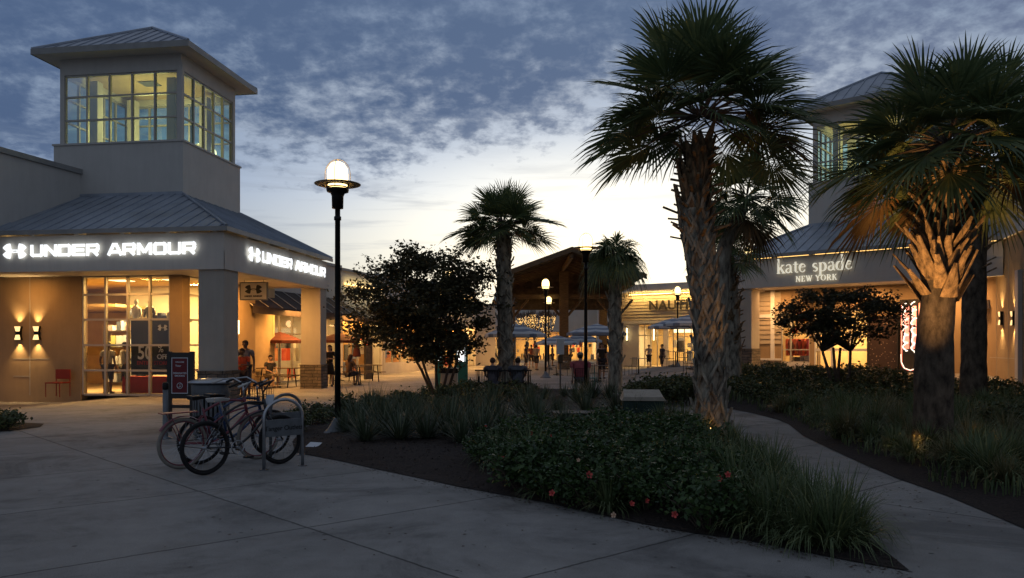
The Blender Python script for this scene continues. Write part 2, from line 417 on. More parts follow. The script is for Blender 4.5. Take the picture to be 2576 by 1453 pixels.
M['E_warm'] = emat('lit_warm', (1.0,.70,.30), 5.0)
M['E_amber'] = emat('lit_amber', (1.0,.56,.16), 3.0)
M['E_cream'] = emat('lit_cream', (1.0,.80,.45), 2.2)
M['E_white'] = emat('lit_white', (1.0,.97,.92), 3.0)
M['E_shirt'] = emat('lit_window', (1.0,.72,.28), 1.6)
WARM = (1.0,.62,.26); AMBER = (1.0,.46,.11)
# ================================================================ GROUND
def axis(lo, hi, fine_lo, fine_hi, fine, coarse):
    v = []; x = lo
    while x < hi:
        v.append(x); x += fine if fine_lo <= x < fine_hi else coarse
    v.append(hi); return v
def ground():
    xs = axis(-400, 400, -18, 20, .75, 12); ys = axis(-60, 700, 0, 62, .75, 16)
    b = MB(); nx = len(xs)
    b.v = [(x, y, terr(x, y)) for y in ys for x in xs]
    for j in range(len(ys)-1):
        for i in range(nx-1):
            b.f.append([j*nx+i, j*nx+i+1, (j+1)*nx+i+1, (j+1)*nx+i]); b.m.append(0)
    tag(b.build('ground', M['concrete'], smooth=True), kind='structure')
ground()
def inpoly(x, y, pl):
    c = False; n = len(pl); j = n-1
    for i in range(n):
        xi, yi = pl[i]; xj, yj = pl[j]
        if (yi > y) != (yj > y) and x < (xj-xi)*(y-yi)/(yj-yi)+xi: c = not c
        j = i
    return c
def edist(x, y, pl):
    d = 1e9; n = len(pl)
    for i in range(n):
        x0, y0 = pl[i]; x1, y1 = pl[(i+1) % n]; dx, dy = x1-x0, y1-y0
        t = max(0, min(1, ((x-x0)*dx+(y-y0)*dy)/(dx*dx+dy*dy+1e-9)))
        d = min(d, math.hypot(x-x0-t*dx, y-y0-t*dy))
    return d
def densify(pl, step=.25):
    out = []
    for i in range(len(pl)):
        a = Vector(pl[i]); c = Vector(pl[(i+1) % len(pl)]); n = max(1, int((c-a).length/step))
        out += [tuple(a + (c-a)*k/n) for k in range(n)]
    return out
def bedz(x, y, pl, mound=.10):
    d = edist(x, y, pl)
    return terr(x, y) + .010 + mound*sstep(0, .9, d) + .02*noise.noise(Vector((x*5, y*5, 1)))*sstep(0, .12, d)
def bed(pl, step, mound=.10):
    bd = densify(pl, .3); pts = [Vector(p) for p in bd]; nb = len(pts)
    x0 = min(p[0] for p in pl); x1 = max(p[0] for p in pl); y0 = min(p[1] for p in pl); y1 = max(p[1] for p in pl)
    y = y0
    while y < y1:
        x = x0
        while x < x1:
            xx, yy = x+random.uniform(-.2, .2)*step, y+random.uniform(-.2, .2)*step
            if inpoly(xx, yy, pl) and edist(xx, yy, pl) > step*.4: pts.append(Vector((xx, yy)))
            x += step
        y += step
    vs, es, fs, *_ = delaunay_2d_cdt(pts, [(i, (i+1) % nb) for i in range(nb)], [list(range(nb))], 1, 1e-5)
    b = MB(); b.v = [(v.x, v.y, bedz(v.x, v.y, pl, mound)) for v in vs]; b.f = [list(f) for f in fs]; b.m = [0]*len(b.f)
    return tag(b.build('planting_bed', M['mulch'], smooth=True), kind='structure')
random.seed(5)
def gl(lst): return [tuple(G(a, c)[:2]) for a, c in lst]
bedA = gl([(735,1112),(742,1138),(865,1162),(959,1183),(1073,1207),(1149,1224),(1262,1245),(1376,1266),(1489,1292),(1629,1321),(1743,1342),(1877,1360),(1995,1384),(2137,1412),(2288,1438),
           (2243,1401),(2194,1362),(2154,1321),(2080,1255),(1995,1195),(1934,1155),(1873,1122),(1820,1098),(1775,1072),(1725,1048),(1650,1018),(1590,996),(1480,984),(1300,978),(1180,985),(1080,998),(960,1018),(840,1048),(760,1078)])
bedB = gl([(1700,1004),(1760,1012),(1828,1027),(1893,1039),(1954,1055),(1983,1067),(2019,1096),(2097,1134),(2178,1171),(2259,1205),(2381,1248),(2503,1299),(2620,1350)]) + [(7.2,7.2),(12,9.5),(15.2,15.5),(15.4,20.0)] + [(13.5,22.6),(11.0,25.0),(8.8,27.2),(7.2,27.0),(6.2,25.0),(5.0,23.6)]
bed(bedA, .16, .10); bed(bedB, .30, .12)
# planting at far left edge
bedC = [(-9.9,13.9),(-9.45,14.2),(-9.3,14.9),(-9.6,15.5),(-12,16.5),(-13,14)]
bed(bedC, .3, .1)

# ================================================================ SHARED BUILDING PIECES
def seam_roof_face(b, e0, e1, t1, t0, step=.42, th=.05, rib=.028):
    # quad eave e0->e1, top t1<-t0 ; slab plus standing seams perpendicular to the eave
    e0, e1, t0, t1 = map(Vector, (e0, e1, t0, t1))
    n = (e1-e0).cross(t0-e0).normalized()
    if n.z < 0: n = -n
    b.add([e0, e1, t1, t0, e0-Vector((0,0,th)), e1-Vector((0,0,th)), t1-Vector((0,0,th)), t0-Vector((0,0,th))],
          [(0,1,2,3),(7,6,5,4),(0,4,5,1),(1,5,6,2),(2,6,7,3),(3,7,4,0)])
    eu = (e1-e0).normalized(); L = (e1-e0).length
    up = (t0-e0) - eu*((t0-e0).dot(eu)); H = up.length; up.normalize()
    a0 = (t0-e0).dot(eu); a1 = (t1-e0).dot(eu)
    k = step*.5
    while k < L:
        # max extent of the rib from the eave at position k
        h = H
        if a0 > 1e-4 and k < a0: h = min(h, H*k/a0)
        if a1 < L-1e-4 and k > a1: h = min(h, H*(L-k)/(L-a1))
        if a0 < -1e-4: pass
        if h > .1:
            p = e0+eu*k
            q = p + up*h
            s = eu*.014
            b.add([p-s, p+s, q+s, q-s, p-s+n*rib, p+s+n*rib, q+s+n*rib, q-s+n*rib], [(4,5,6,7),(0,1,5,4),(1,2,6,5),(2,3,7,6),(3,0,4,7)])
        k += step
def cap_line(b, p, q, r=.045): b.tube([p, q], r, 6)
def window_grid(name, parent, mf, mg, o, u, v, xs, zs, fw=.055, fd=.09, glass=True, tilt=None):
    # o origin, u horizontal unit, n depth unit ; xs, zs mullion positions
    o, u, v = Vector(o), Vector(u), Vector(v); z = Vector((0,0,1)); b = MB()
    Mx = Matrix((u, v, z)).transposed()
    H = zs[-1]-zs[0]; W = xs[-1]-xs[0]
    for x in xs: b.obox(o+u*x+z*(zs[0]+H/2), fw, fd, H, Mx)
    for q in zs:
        for i in range(len(xs)-1):
            b.obox(o+u*((xs[i]+xs[i+1])/2)+z*q, abs(xs[i+1]-xs[i])-fw, fd*.8, fw, Mx)
    f = b.build(name, mf, parent)
    if glass:
        g = MB(); g.add([o+u*xs[0]+z*zs[0], o+u*xs[-1]+z*zs[0], o+u*xs[-1]+z*zs[-1], o+u*xs[0]+z*zs[-1]], [(0,1,2,3)])
        g.build('pane', mg, f)
    return f

def corner_store(T, sx, z0, a, fr_len, side_len, tower_w=4.67, tower_d=3.83, inset_y=3.15, ft=4.82, fb=3.79, lit=True):
    """porch with fascia, hipped metal roof and glazed tower; local u = distance along the front from the outer corner"""
    def B(b, u0, u1, y0, y1, z0_, z1_): b.box(sx*u0, sx*u1, y0, y1, z0_, z1_)
    def V(u, y, z): return Vector((sx*u, y, z))
    # fascia
    b = MB(); B(b, 0, fr_len, 0, .35, fb, ft); B(b, 0, .35, .351, side_len, fb, ft)
    mid = (fb+ft)/2 - .02
    B(b, -.03, fr_len, -.03, -.001, fb-.02, mid); B(b, -.03, -.001, -.03, side_len, fb-.02, mid)
    b.build('fascia', M['stucco_blue'], T)
    # soffit
    b = MB(); B(b, .352, fr_len, .352, 3.0, fb+.06, fb+.10); B(b, .352, 3.4, 3.001, side_len+.2, fb+.06, fb+.10)
    b.build('soffit', M['trim'], T)
    # columns with stone bases
    for (u0, u1, y0, y1) in ((.03,.79,.05,.87), (.03,.79,side_len-.62,side_len-.03)):
        c = MB(); B(c, u0, u1, y0, y1, z0+.89, fb-.0); cc = c.build('column', M['stucco_dark'], T)
        s = MB(); B(s, u0-.03, u1+.03, y0-.03, y1+.03, z0-.05, z0+.87); B(s, u0-.05, u1+.05, y0-.05, y1+.05, z0+.87, z0+.90)
        s.build('stone_base', M['stone'], cc)
    # rafter tails, light slot behind the fascia top
    k = .2
    while k < fr_len: b = MB(); B(b, k, k+.12, -.06, .30, ft+.002, ft+.085); b.build('rafter_tail', M['trim'], T); k += 1.42
    k = 1.2
    while k < side_len: b = MB(); B(b, -.06, .30, k, k+.12, ft+.002, ft+.085); b.build('rafter_tail', M['trim'], T); k += 1.42
    b = MB(); B(b, .5, fr_len, .45, .5, ft+.01, ft+.07); B(b, .5, .55, .55, side_len, ft+.01, ft+.07)
    b.build('light_strip', M['E_amber'], T)
    # porch roof
    e = .16; ez = ft+.13; tz = 6.6+(.0 if sx < 0 else .0); yb = inset_y+tower_d
    ro = MB()
    seam_roof_face(ro, V(-e,-e,ez), V(fr_len,-e,ez), V(fr_len,inset_y,tz), V(a,inset_y,tz))
    seam_roof_face(ro, V(-e,side_len+.1,ez), V(-e,-e,ez), V(a,inset_y,tz), V(a,yb,tz))
    seam_roof_face(ro, V(a+2.6,side_len+.1,ez), V(-e,side_len+.1,ez), V(a,yb,tz), V(a+1.0,yb,tz))
    r = ro.build('roof', M['roof'], T)
    g = MB(); cap_line(g, V(-e,-e,ez+.03), V(a,inset_y,tz+.03)); g.build('ridge_cap', M['roof'], r); g = MB(); cap_line(g, V(-e,side_len+.1,ez+.03), V(a,yb,tz+.03)); g.build('ridge_cap', M['roof'], r); g = MB()
    g.box(*sorted((sx*a, sx*(a+tower_w))), inset_y-.03, inset_y-.001, tz-.02, tz+.09)
    g.build('flashing', M['roof'], r)
    g = MB(); B(g, -e-.02, fr_len, -e-.03, -e-.001, ez-.12, ez+.01); B(g, -e-.03, -e-.001, -e-.03, side_len+.1, ez-.12, ez+.01)
    g.build('roof_edge', M['roof_edge'], r)
    # tower
    u0, u1, y0, y1 = a, a+tower_w, inset_y, inset_y+tower_d
    sill = 8.40; top = 10.75; wz = 11.20
    b = MB(); B(b, u0, u1, y0, y1, ft, sill-.06); B(b, u0-.04, u1+.04, y0-.04, y1+.04, sill-.06, sill)
    tw = b.build('tower_base', M['stucco'], T)
    i = .13
    b = MB(); B(b, u0+i, u1-i, y0+i, y0+i+.25, top, wz+.2); B(b, u0+i, u1-i, y1-i-.25, y1-i, top, wz+.2)
    B(b, u0+i, u0+i+.25, y0+i+.251, y1-i-.251, top, wz+.2); B(b, u1-i-.25, u1-i, y0+i+.251, y1-i-.251, top, wz+.2)
    for (uu, yy) in ((u0+i, y0+i), (u1-i-.16, y0+i), (u0+i, y1-i-.16), (u1-i-.16, y1-i-.16)): B(b, uu, uu+.16, yy, yy+.16, sill, top)
    for (uu, yy) in ((u0+.75, y0+.75), (u1-1.05, y0+.75), (u0+.75, y1-1.05), (u1-1.05, y1-1.05)): B(b, uu, uu+.30, yy, yy+.30, sill, top)
    b.build('tower_frame_wall', M['stucco'], T)
    b = MB(); B(b, u0+i+.26, u1-i-.26, y0+i+.26, y1-i-.26, 10.95, 11.0); b.build('tower_ceiling', M['inwall'], T)
    b = MB(); B(b, (u0+u1)/2-.3, (u0+u1)/2+.3, y0+1.5, y0+2.0, 10.92, 10.949); b.build('ceiling_vent', M['grey_metal'], T)
    b = MB(); B(b, u0+i+.05, u1-i-.05, y0+i+.05, y1-i-.05, sill+.001, sill+.03); b.build('tower_floor', M['trim'], T)
    zs = [sill+.03, sill+.03+.79, sill+.03+1.58, top-.03]
    n = 5; wu = tower_w-2*i-.32; wy = tower_d-2*i-.32
    window_grid('tower_window', T, M['frame'], M['tower_glass'], V(u0+i+.16, y0+i+.07, 0), (sx,0,0), (0,1,0), [wu*k/n for k in range(n+1)], zs, .06)
    window_grid('tower_window', T, M['frame'], M['tower_glass'], V(u0+i+.16, y1-i-.07, 0), (sx,0,0), (0,1,0), [wu*k/n for k in range(n+1)], zs, .06)
    window_grid('tower_window', T, M['frame'], M['tower_glass'], V(u0+i+.07, y0+i+.16, 0), (0,1,0), (1,0,0), [wy*k/n for k in range(n+1)], zs, .06)
    window_grid('tower_window', T, M['frame'], M['tower_glass'], V(u1-i-.07, y0+i+.16, 0), (0,1,0), (1,0,0), [wy*k/n for k in range(n+1)], zs, .06)
    # tower roof
    o = .45; A = V((u0+u1)/2, (y0+y1)/2, 12.98); rz_ = 11.45
    c = [V(u0-o,y0-o,rz_), V(u1+o,y0-o,rz_), V(u1+o,y1+o,rz_), V(u0-o,y1+o,rz_)]
    ro = MB()
    for k in range(4):
        seam_roof_face(ro, c[k], c[(k+1)%4], A, A, .42, .03)
    r = ro.build('tower_roof', M['roof'], T)
    g = MB()
    for k in range(4): cap_line(g, c[k]+Vector((0,0,.02)), A+Vector((0,0,.02)), .05)
    g.build('ridge_cap', M['roof'], r)
    g = MB(); B(g, u0-o, u1+o, y0-o, y1+o, rz_-.16, rz_-.06); g.build('tower_soffit', M['stucco_blue'], r)
    g = MB(); q = o+.02
    B(g, u0-q, u1+q, y0-q, y0-q+.019, rz_-.18, rz_+.02); B(g, u0-q, u1+q, y1+q-.019, y1+q, rz_-.18, rz_+.02)
    B(g, u0-q, u0-q+.019, y0-q+.02, y1+q-.02, rz_-.18, rz_+.02); B(g, u1+q-.019, u1+q, y0-q+.02, y1+q-.02, rz_-.18, rz_+.02)
    g.build('roof_edge', M['roof_edge'], r)
    lp = V((u0+u1)/2, (y0+y1)/2, 9.3)
    lamp('POINT', lp, 165, (1.0,.80,.30), T, size=.5, name='tower_light')

# ================================================================ letters
def stroke(b, O, ux, uz, n, pts, wd, depth, ext=True, k=0):
    for i in range(len(pts)-1):
        p = Vector((pts[i][0], pts[i][1])); q = Vector((pts[i+1][0], pts[i+1][1]))
        w0 = wd[i] if hasattr(wd,'__len__') else wd; w1 = wd[i+1] if hasattr(wd,'__len__') else wd
        d = (q-p).normalized(); s = Vector((-d.y, d.x))
        e = d*(min(w0,w1)*.5) if ext else d*.004
        c = [p-e-s*w0/2, q+e-s*w1/2, q+e+s*w1/2, p-e+s*w0/2]
        off = .0008*((k+i) % 5)
        b.prism([O+ux*a.x+uz*a.y+n*(depth+off) for a in c], -n*(depth))
BL = {
 'U': [[(.12,1),(.12,.2),(.2,.12),(.8,.12),(.88,.2),(.88,1)]],
 'N': [[(.12,0),(.12,1)],[(.16,.9),(.84,.1)],[(.88,0),(.88,1)]],
 'D': [[(.12,0),(.12,1)],[(.12,.88),(.8,.88),(.88,.78),(.88,.22),(.8,.12),(.12,.12)]],
 'E': [[(.12,0),(.12,1)],[(.12,.88),(.98,.88)],[(.12,.5),(.92,.5)],[(.12,.12),(.98,.12)]],
 'R': [[(.12,0),(.12,1)],[(.12,.88),(.82,.88),(.88,.8),(.88,.56),(.82,.44),(.12,.42)],[(.55,.4),(.88,.02)]],
 'A': [[(.02,0),(.42,.95)],[(.98,0),(.58,.95)],[(.3,.9),(.7,.9)],[(.2,.28),(.8,.28)]],
 'M': [[(.12,0),(.12,1)],[(.15,.92),(.5,.18)],[(.85,.92),(.5,.18)],[(.88,0),(.88,1)]],
 'O': [[(.12,.22),(.12,.78),(.2,.88),(.8,.88),(.88,.78),(.88,.22),(.8,.12),(.2,.12),(.12,.22)]],
}
def trim_pts(pl, t):  # pull open ends in so that squared ends stay inside the cap height
    pl = [Vector(p) for p in pl]
    if (pl[0]-pl[-1]).length > .01:
        for a, c in ((0,1),(-1,-2)):
            d = (pl[c]-pl[a]).normalized(); pl[a] = pl[a]+d*t/2
    return pl
def block_word(b, word, O, ux, uz, n, h, lw, gap, space, t=.25, depth=.09):
    x = 0
    for ch in word:
        if ch == ' ': x += space; continue
        ww = lw*(1.15 if ch == 'M' else .45 if ch == 'I' else 1)
        sxx, szz = ww, h
        for k, pl in enumerate(BL[ch]):
            pl = trim_pts(pl, t)
            stroke(b, O, ux, uz, n, [(x+p.x*sxx, p.y*szz) for p in pl], t*h, depth, True, k*2)
        x += ww+gap
    return x
def ua_logo(b, O, ux, uz, n, w, h, depth=.08, bar=True):
    # two outward-bowed arcs crossing at the middle
    top = [(-.50,.72),(-.44,.84),(-.32,.97),(-.20,1.0),(-.17,.80),(-.155,.6),(-.15,.5),(-.155,.4),(-.17,.2),(-.20,0),(-.32,.03),(-.44,.16),(-.50,.28),(-.42,.40),(-.34,.5),(-.42,.60)]
    for s in (1,-1):
        b.prism([O+ux*(s*p[0]*w)+uz*(p[1]*h)+n*depth for p in top], -n*depth)
    if bar:
        ring = [(-.16,.46),(-.08,.40),(.08,.40),(.16,.46),(.16,.54),(.08,.60),(-.08,.60),(-.16,.54)]
        rr = [(.5*p[0] if abs(p[0])<.1 else p[0]*.75, .5+(p[1]-.5)*.45) for p in ring]
        N = len(ring)
        for i in range(N):
            j = (i+1) % N
            b.prism([O+ux*(q[0]*w)+uz*(q[1]*h)+n*depth*.9 for q in (ring[i], ring[j], rr[j], rr[i])], -n*depth*.8)
def text(s, size, m, parent, loc, rz=0.0, rx=90, extr=.01, sx=1.0, off=0.0, name='lettering', align='CENTER', space=1.0):
    cu = bpy.data.curves.new('text', 'FONT'); cu.body = s; cu.size = size; cu.extrude = extr; cu.offset = off
    cu.align_x = align; cu.space_character = space
    t = bpy.data.objects.new('tmp', cu); sc.collection.objects.link(t)
    dg = bpy.context.evaluated_depsgraph_get(); me = bpy.data.meshes.new_from_object(t.evaluated_get(dg))
    bpy.data.objects.remove(t); me.materials.clear(); me.materials.append(m); me.name = name
    o = link(bpy.data.objects.new(name, me), parent); o.location = loc; o.rotation_euler = (R(rx), 0, rz); o.scale = (sx, 1, 1)
    return o
VX, VY, VZ = Vector((1,0,0)), Vector((0,1,0)), Vector((0,0,1))

# ================================================================ STORE ON THE LEFT
UO = Vector((-8.12, 21.3, 0)); URZ = -math.atan2(.134, .991)
ua = thing('corner_store', 'pale stucco corner store with glazed square lookout tower and lit white signs on the left', 'store building', UO, URZ)
corner_store(ua, -1, 0.0, 3.15, 12.0, 7.75)
# upper wing wall left of the tower (world points -> local)
uinv = Matrix.Rotation(-URZ, 4, 'Z') @ Matrix.Translation(-UO)
def ul(x, y, z=0): return uinv @ Vector((x, y, z))
p0 = ul(-14.48, 25.3); p1 = ul(-16.6, 17.6)
p1 = ul(-15.55, 21.4)
d = (p1-p0).normalized(); nn = Vector((-d.y, d.x, 0)); 
if nn.x > 0: nn = -nn
b = MB(); q0, q1 = p0 - d*2.0, p1 + d*.9
b.prism([q0+VZ*4.86, q1+VZ*4.86, q1+nn*6+VZ*4.86, q0+nn*6+VZ*4.86], VZ*2.5); b.build('wing_wall', M['stucco'], ua)
b = MB(); b.prism([q0-nn*.08-d*.05+VZ*7.362, q1-nn*.08+VZ*7.362, q1+nn*6+VZ*7.362, q0+nn*6+VZ*7.362], VZ*.16); b.build('coping', M['roof_edge'], ua)
# front wall with lamps
b = MB(); b.box(-13, -6.09, 2.2, 2.5, -.4, 3.845); b.build('wall', M['wall_amber_lit'], ua)
b = MB()
for x in (-7.9, ): b.box(x-.012, x+.012, 2.192, 2.1995, 0, 3.84)
for z in (.62, 1.18): b.box(-8.5, -7.9, 2.192, 2.1995, z-.01, z+.01)
for z in (1.18,): b.box(-7.89, -7.2, 2.192, 2.1995, z-.01, z+.01)
b.build('wall_joint', M['stucco_dark'], ua)
b = MB(); b.box(-3.02, -2.6, 2.2, 2.62, 0, 3.845); b.build('corner_pier', M['wall_amber_lit'], ua)
zs = [.04, .82, 1.63, 2.45, 3.25, 3.84]
window_grid('shop_window', ua, M['frame'], M['glass'], (-6.07, 2.28, 0), (1,0,0), (0,1,0), [0.02, .80, 1.57, 2.33, 3.03], zs, .065, .10)
window_grid('shop_window', ua, M['frame'], M['glass'], (-2.68, 2.64, 0), (0,1,0), (1,0,0), [0.02, .75, 1.45, 2.1], zs, .065, .10)
b = MB(); b.box(-2.9, -2.6, 4.80, 7.1, 0, 3.845); b.build('side_wall', M['wall_amber_lit'], ua)
b = MB(); b.box(-13, -2.9, 9.2, 9.4, 0, 3.95); b.box(-13, -12.8, 2.51, 9.199, 0, 3.95); b.box(-3.1, -2.91, 4.8, 9.199, 0, 3.95); b.build('inner_wall', M['inwall'], ua)
b = MB(); b.box(-12.8, -2.66, 2.34, 9.2, .0, .03); b.build('shop_floor', M['floor'], ua)
b = MB(); b.box(-12.8, -2.91, 2.6, 9.2, 3.90, 3.96); b.box(-12.8, -6.6, 4.6, 9.2, 3.0, 3.1); b.build('shop_ceiling', M['inwall'], ua)
b = MB(); b.box(-12.8, -4.2, 3.02, 9.4, 3.965, 4.85); b.build('upper_block', M['stucco'], ua)
for x in (-9.5, -6.2, -4.2):
    lamp('AREA', (x, 4.6, 3.85), 400, (1.0,.58,.18), ua, target=(x, 4.6, 0), size=1.0, name='shop_light')
b = MB()
for x in (-9.5, -6.2, -4.2): b.box(x-.3, x+.3, 4.1, 4.7, 3.88, 3.899)
b.build('ceiling_light', M['E_cream'], ua)
# added shelf spot, then porch downlights
lamp('SPOT', (-5.6, 3.0, 3.6), 520, (1.0,.80,.42), ua, target=(-5.6, 3.8, 1.4), size=.1, spot=R(60), name='shelf_fill')  # added spot that brightens the shirts, not a real fixture
for (x, y, e) in ((-1.5, 1.4, 60), (-4.2, 1.5, 45), (-7.6, 1.3, 26), (-1.4, 5.2, 190)):
    lamp('AREA', (x, y, 3.79), e, AMBER, ua, target=(x, y, 0), size=.5, name='porch_light')
lamp('AREA', (-8.6, .9, .25), 3, AMBER, ua, target=(-8.4, 2.4, 1.8), size=.6, name='porch_light')
# lit signs
def ua_sign(parent, O, ux, n, h, lw, gap, space, logo_w, logo_gap, label):
    t = thing('shop_sign', label, 'sign', (0,0,0)); t.parent = None
    return t
def add_sign(T, O, ux, n, h, lw, gap, space, lw_logo, lgap, label):
    Mw = Matrix.Translation(UO) @ Matrix.Rotation(URZ, 4, 'Z')
    t = thing('shop_sign', label, 'sign', Mw @ Vector(O), URZ)
    O = n*.045
    b = MB(); ua_logo(b, O+ux*(lw_logo/2)-VZ*(h*.14), ux, VZ, n, lw_logo, h*1.28, .03); b.build('logo', M['E_letter'], t)
    x = lw_logo + lgap
    for wd in ('UNDER', 'ARMOUR'):
        b = MB(); dx = block_word(b, wd, O+ux*x, ux, VZ, n, h, lw, gap, space, .235, .03); b.build('lettering', M['E_letter'], t)
        x += dx + space
    return t, x
# front: logo from px 14, word from px 82 to 503, cap height 612..645
add_sign(ua, (-6.83, -.035, 4.20), VX, -VY, .345, .42, .023, .25, .75, .13, 'large lit white lettering UNDER ARMOUR with logo, on the front fascia of the left store')
add_sign(ua, (.035, 1.27, 4.20), VY, VX, .345, .42, .023, .25, .75, .13, 'lit white lettering UNDER ARMOUR with logo, seen at a slant on the side fascia')

# wall lamps with light up and down
def wall_lamp(parentM, p, n, label, group, rz, e=11):
    t = thing('wall_lamp', label, 'wall lamp', p, rz, group)
    b = MB()
    for s in (1, -1):
        b.prism([(-.10, 0, .04*s+.0*s), (.10, 0, .04*s), (.15, 0, .27*s), (-.15, 0, .27*s)], (0, -.012, 0)) if False else None
        b.add([(-.075,-.005,.05*s),(.075,-.005,.05*s),(.12,-.005,.22*s),(-.12,-.005,.22*s),(-.07,-.085,.05*s),(.07,-.085,.05*s),(.115,-.10,.22*s),(-.115,-.10,.22*s)],
              [(0,1,5,4),(1,2,6,5),(0,4,7,3),(4,5,6,7)])
    b.box(-.075, .075, -.09, 0, -.05, .05)
    b.build('housing', M['dark_metal'], t)
    b = MB()
    for s in (1, -1): b.add([(-.068,-.089,.055*s),(.068,-.089,.055*s),(.111,-.104,.215*s),(-.111,-.104,.215*s)], [(0,1,2,3)])
    b.build('glass', M['E_sconce'], t)
    for s in (1, -1):
        lamp('SPOT', (0, -.10, .24*s), e, (1,.62,.24), t, target=(0, -.01, 1.5*s), size=.03, spot=R(80), blend=1.0, name='lamp_light')
    return t
Mu = Matrix.Translation(UO) @ Matrix.Rotation(URZ, 4, 'Z')
def upos(x, y, z): return Mu @ Vector((x, y, z))
wall_lamp(None, upos(-8.26, 2.19, 2.02), None, 'square wall lamp throwing light up and down, leftmost of the pair on the left store', 'wall lamps on the left store', URZ, 75)
wall_lamp(None, upos(-7.60, 2.19, 2.02), None, 'square wall lamp throwing light up and down, nearer the shop window of the left store', 'wall lamps on the left store', URZ, 75)
# porch tube sconce
def tube_sconce(p, rz, label, group=None, h=.5):
    t = thing('wall_sconce', label, 'wall lamp', p, rz, group)
    b = MB(); b.box(-.05,.05,-.03,0,-h/2-.04,h/2+.04); b.build('back_plate', M['dark_metal'], t)
    b = MB(); b.lathe([(.001,-h/2),(.05,-h/2+.01),(.05,h/2-.01),(.001,h/2)], (0,-.09,0), 12); b.build('glass_tube', M['E_warm'], t, smooth=True)
    return t
tube_sconce(upos(-2.58, 5.55, 2.28), URZ+R(90), 'lit upright tube lamp on the porch wall beside the hanging sign')
# hanging sign
t = thing('hanging_sign', 'square hanging sign with black logo under the side porch of the left store', 'sign', upos(-1.25, 4.29, 3.18), URZ)
b = MB(); b.box(-.48,.48,-.03,.03,0,.58); b.build('board', M['trim'], t)
b = MB(); b.box(-.5,-.46,-.035,.035,-.02,.6); b.box(.46,.5,-.035,.035,-.02,.6); b.box(-.459,.459,-.035,.035,.56,.6); b.box(-.459,.459,-.035,.035,-.02,.02); b.build('frame', M['grey_metal'], t)
b = MB(); ua_logo(b, Vector((0,-.031,.2)), VX, VZ, -VY, .62, .30, .01); b.build('logo', M['black'], t)
b = MB(); block_word(b, 'UNDER ARMOUR', Vector((-.32,-.031,.09)), VX, VZ, -VY, .055, .05, .004, .03, .25, .01); b.build('lettering', M['black'], t)
for x in (-.35, .35):
    b = MB(); b.tube([(x,0,.6),(x,0,.68)], .01, 6); b.build('hanger', M['dark_metal'], t)
# shop contents
t = thing('sale_banner', 'tall black sale banner reading 50% OFF inside the left store window', 'banner', upos(-4.13, 2.95, .0), URZ)
b = MB(); b.box(-.72,.72,-.02,.02,.66,2.46); b.build('panel', M['black'], t)
b = MB(); b.box(-1.0,1.0,-.06,.35,.06,.60); b.build('red_plinth', M['inred'], t)
o = text('50', .62, M['paper'], t, (-.22,-.03,1.18), extr=.004, off=.012, sx=.85)
text('%', .36, M['paper'], t, (.34,-.03,1.40), extr=.004, sx=.8); text('OFF', .22, M['paper'], t, (.40,-.03,1.18), extr=.004, off=.006)
text('ENTIRE STORE', .17, M['inred'], t, (.05,-.03,.99), extr=.004, off=.003)
b = MB(); ua_logo(b, Vector((.40,-.021,2.10)), VX, VZ, -VY, .34, .20, .008); b.build('logo', M['paper'], t)
t = thing('red_sign_strip', 'narrow orange-red display strip at the right end of the shop window', 'display', upos(-3.12, 2.8, .25), URZ)
b = MB(); b.box(-.09,.09,0,.08,0,.55); b.box(-.09,.09,0,.08,.95,1.5); b.build('panel', M['orange_red'], t)
b = MB(); b.box(-.08,.08,-.01,.07,.58,.90); b.build('label_card', M['paper'], t)
# shelves with folded goods and hung shirts
random.seed(11)
def shelf(p, rz, wdt, label, levels=(.35,.95,1.55,2.1), gm='goods_pale', depth=.4, group=None, top=2.3):
    t = thing('display_shelf', label, 'shelf', p, rz, group)
    b = MB(); b.box(-wdt/2-.03,-wdt/2,0,depth,0,top); b.box(wdt/2,wdt/2+.03,0,depth,0,top)
    for z in levels: b.box(-wdt/2,wdt/2,0,depth,z-.03,z)
    b.build('rack', M['darkwood'], t)
    g = MB()
    for z in levels:
        x = -wdt/2+.03
        while x < wdt/2-.12:
            w_ = random.uniform(.10,.26); h_ = random.uniform(.15,.42)
            if x+w_ > wdt/2: break
            g.box(x, x+w_, .05, depth-.05, z+.003, z+h_); x += w_+random.uniform(.01,.05)
    g.build('goods', M[gm], t); return t
shelf(upos(-5.55, 3.6, .03), URZ, 1.5, 'shelf of white and yellow shirts behind the left part of the shop window')
shelf(upos(-6.6, 8.6, .03), URZ, 4.5, 'long wall shelf deep inside the left store', gm='goods')
for i, (x, z, c) in enumerate(((-5.78, 1.45, 'goods_pale'), (-5.15, 1.45, 'goods_pale'))):
    pass
# mannequin torsos on a high shelf
b = MB()
def torso(mb, c, s=1.0):
    mb.tube([c, c+VZ*.12*s, c+VZ*.34*s, c+VZ*.52*s, c+VZ*.60*s, c+VZ*.66*s], [.11*s,.13*s,.17*s,.19*s,.08*s,.05*s], 12)
    mb.sphere(c+VZ*.78*s, .085*s, .1*s, .12*s, 10, 8)
    for q in (1,-1): mb.tube([c+Vector((.17*q,0,.5))*s, c+Vector((.23*q,-.02,.3))*s, c+Vector((.21*q,-.08,.12))*s], [.06*s,.05*s,.045*s], 8)
for i, x in enumerate((-4.95, -4.45)):
    t = thing('mannequin', ('white shirted' if i == 0 else 'grey shirted')+' shop mannequin on the high ledge inside the window', 'mannequin', upos(x, 3.35, 2.47), URZ)
    b = MB(); torso(b, Vector((0,0,0)), .78); b.build('torso', M['paper'] if i == 0 else M['grey_metal'], t, smooth=True)
t = thing('display_ledge', 'high white ledge above the black banner with folded clothing', 'shelf', upos(-4.1, 3.2, 0), URZ)
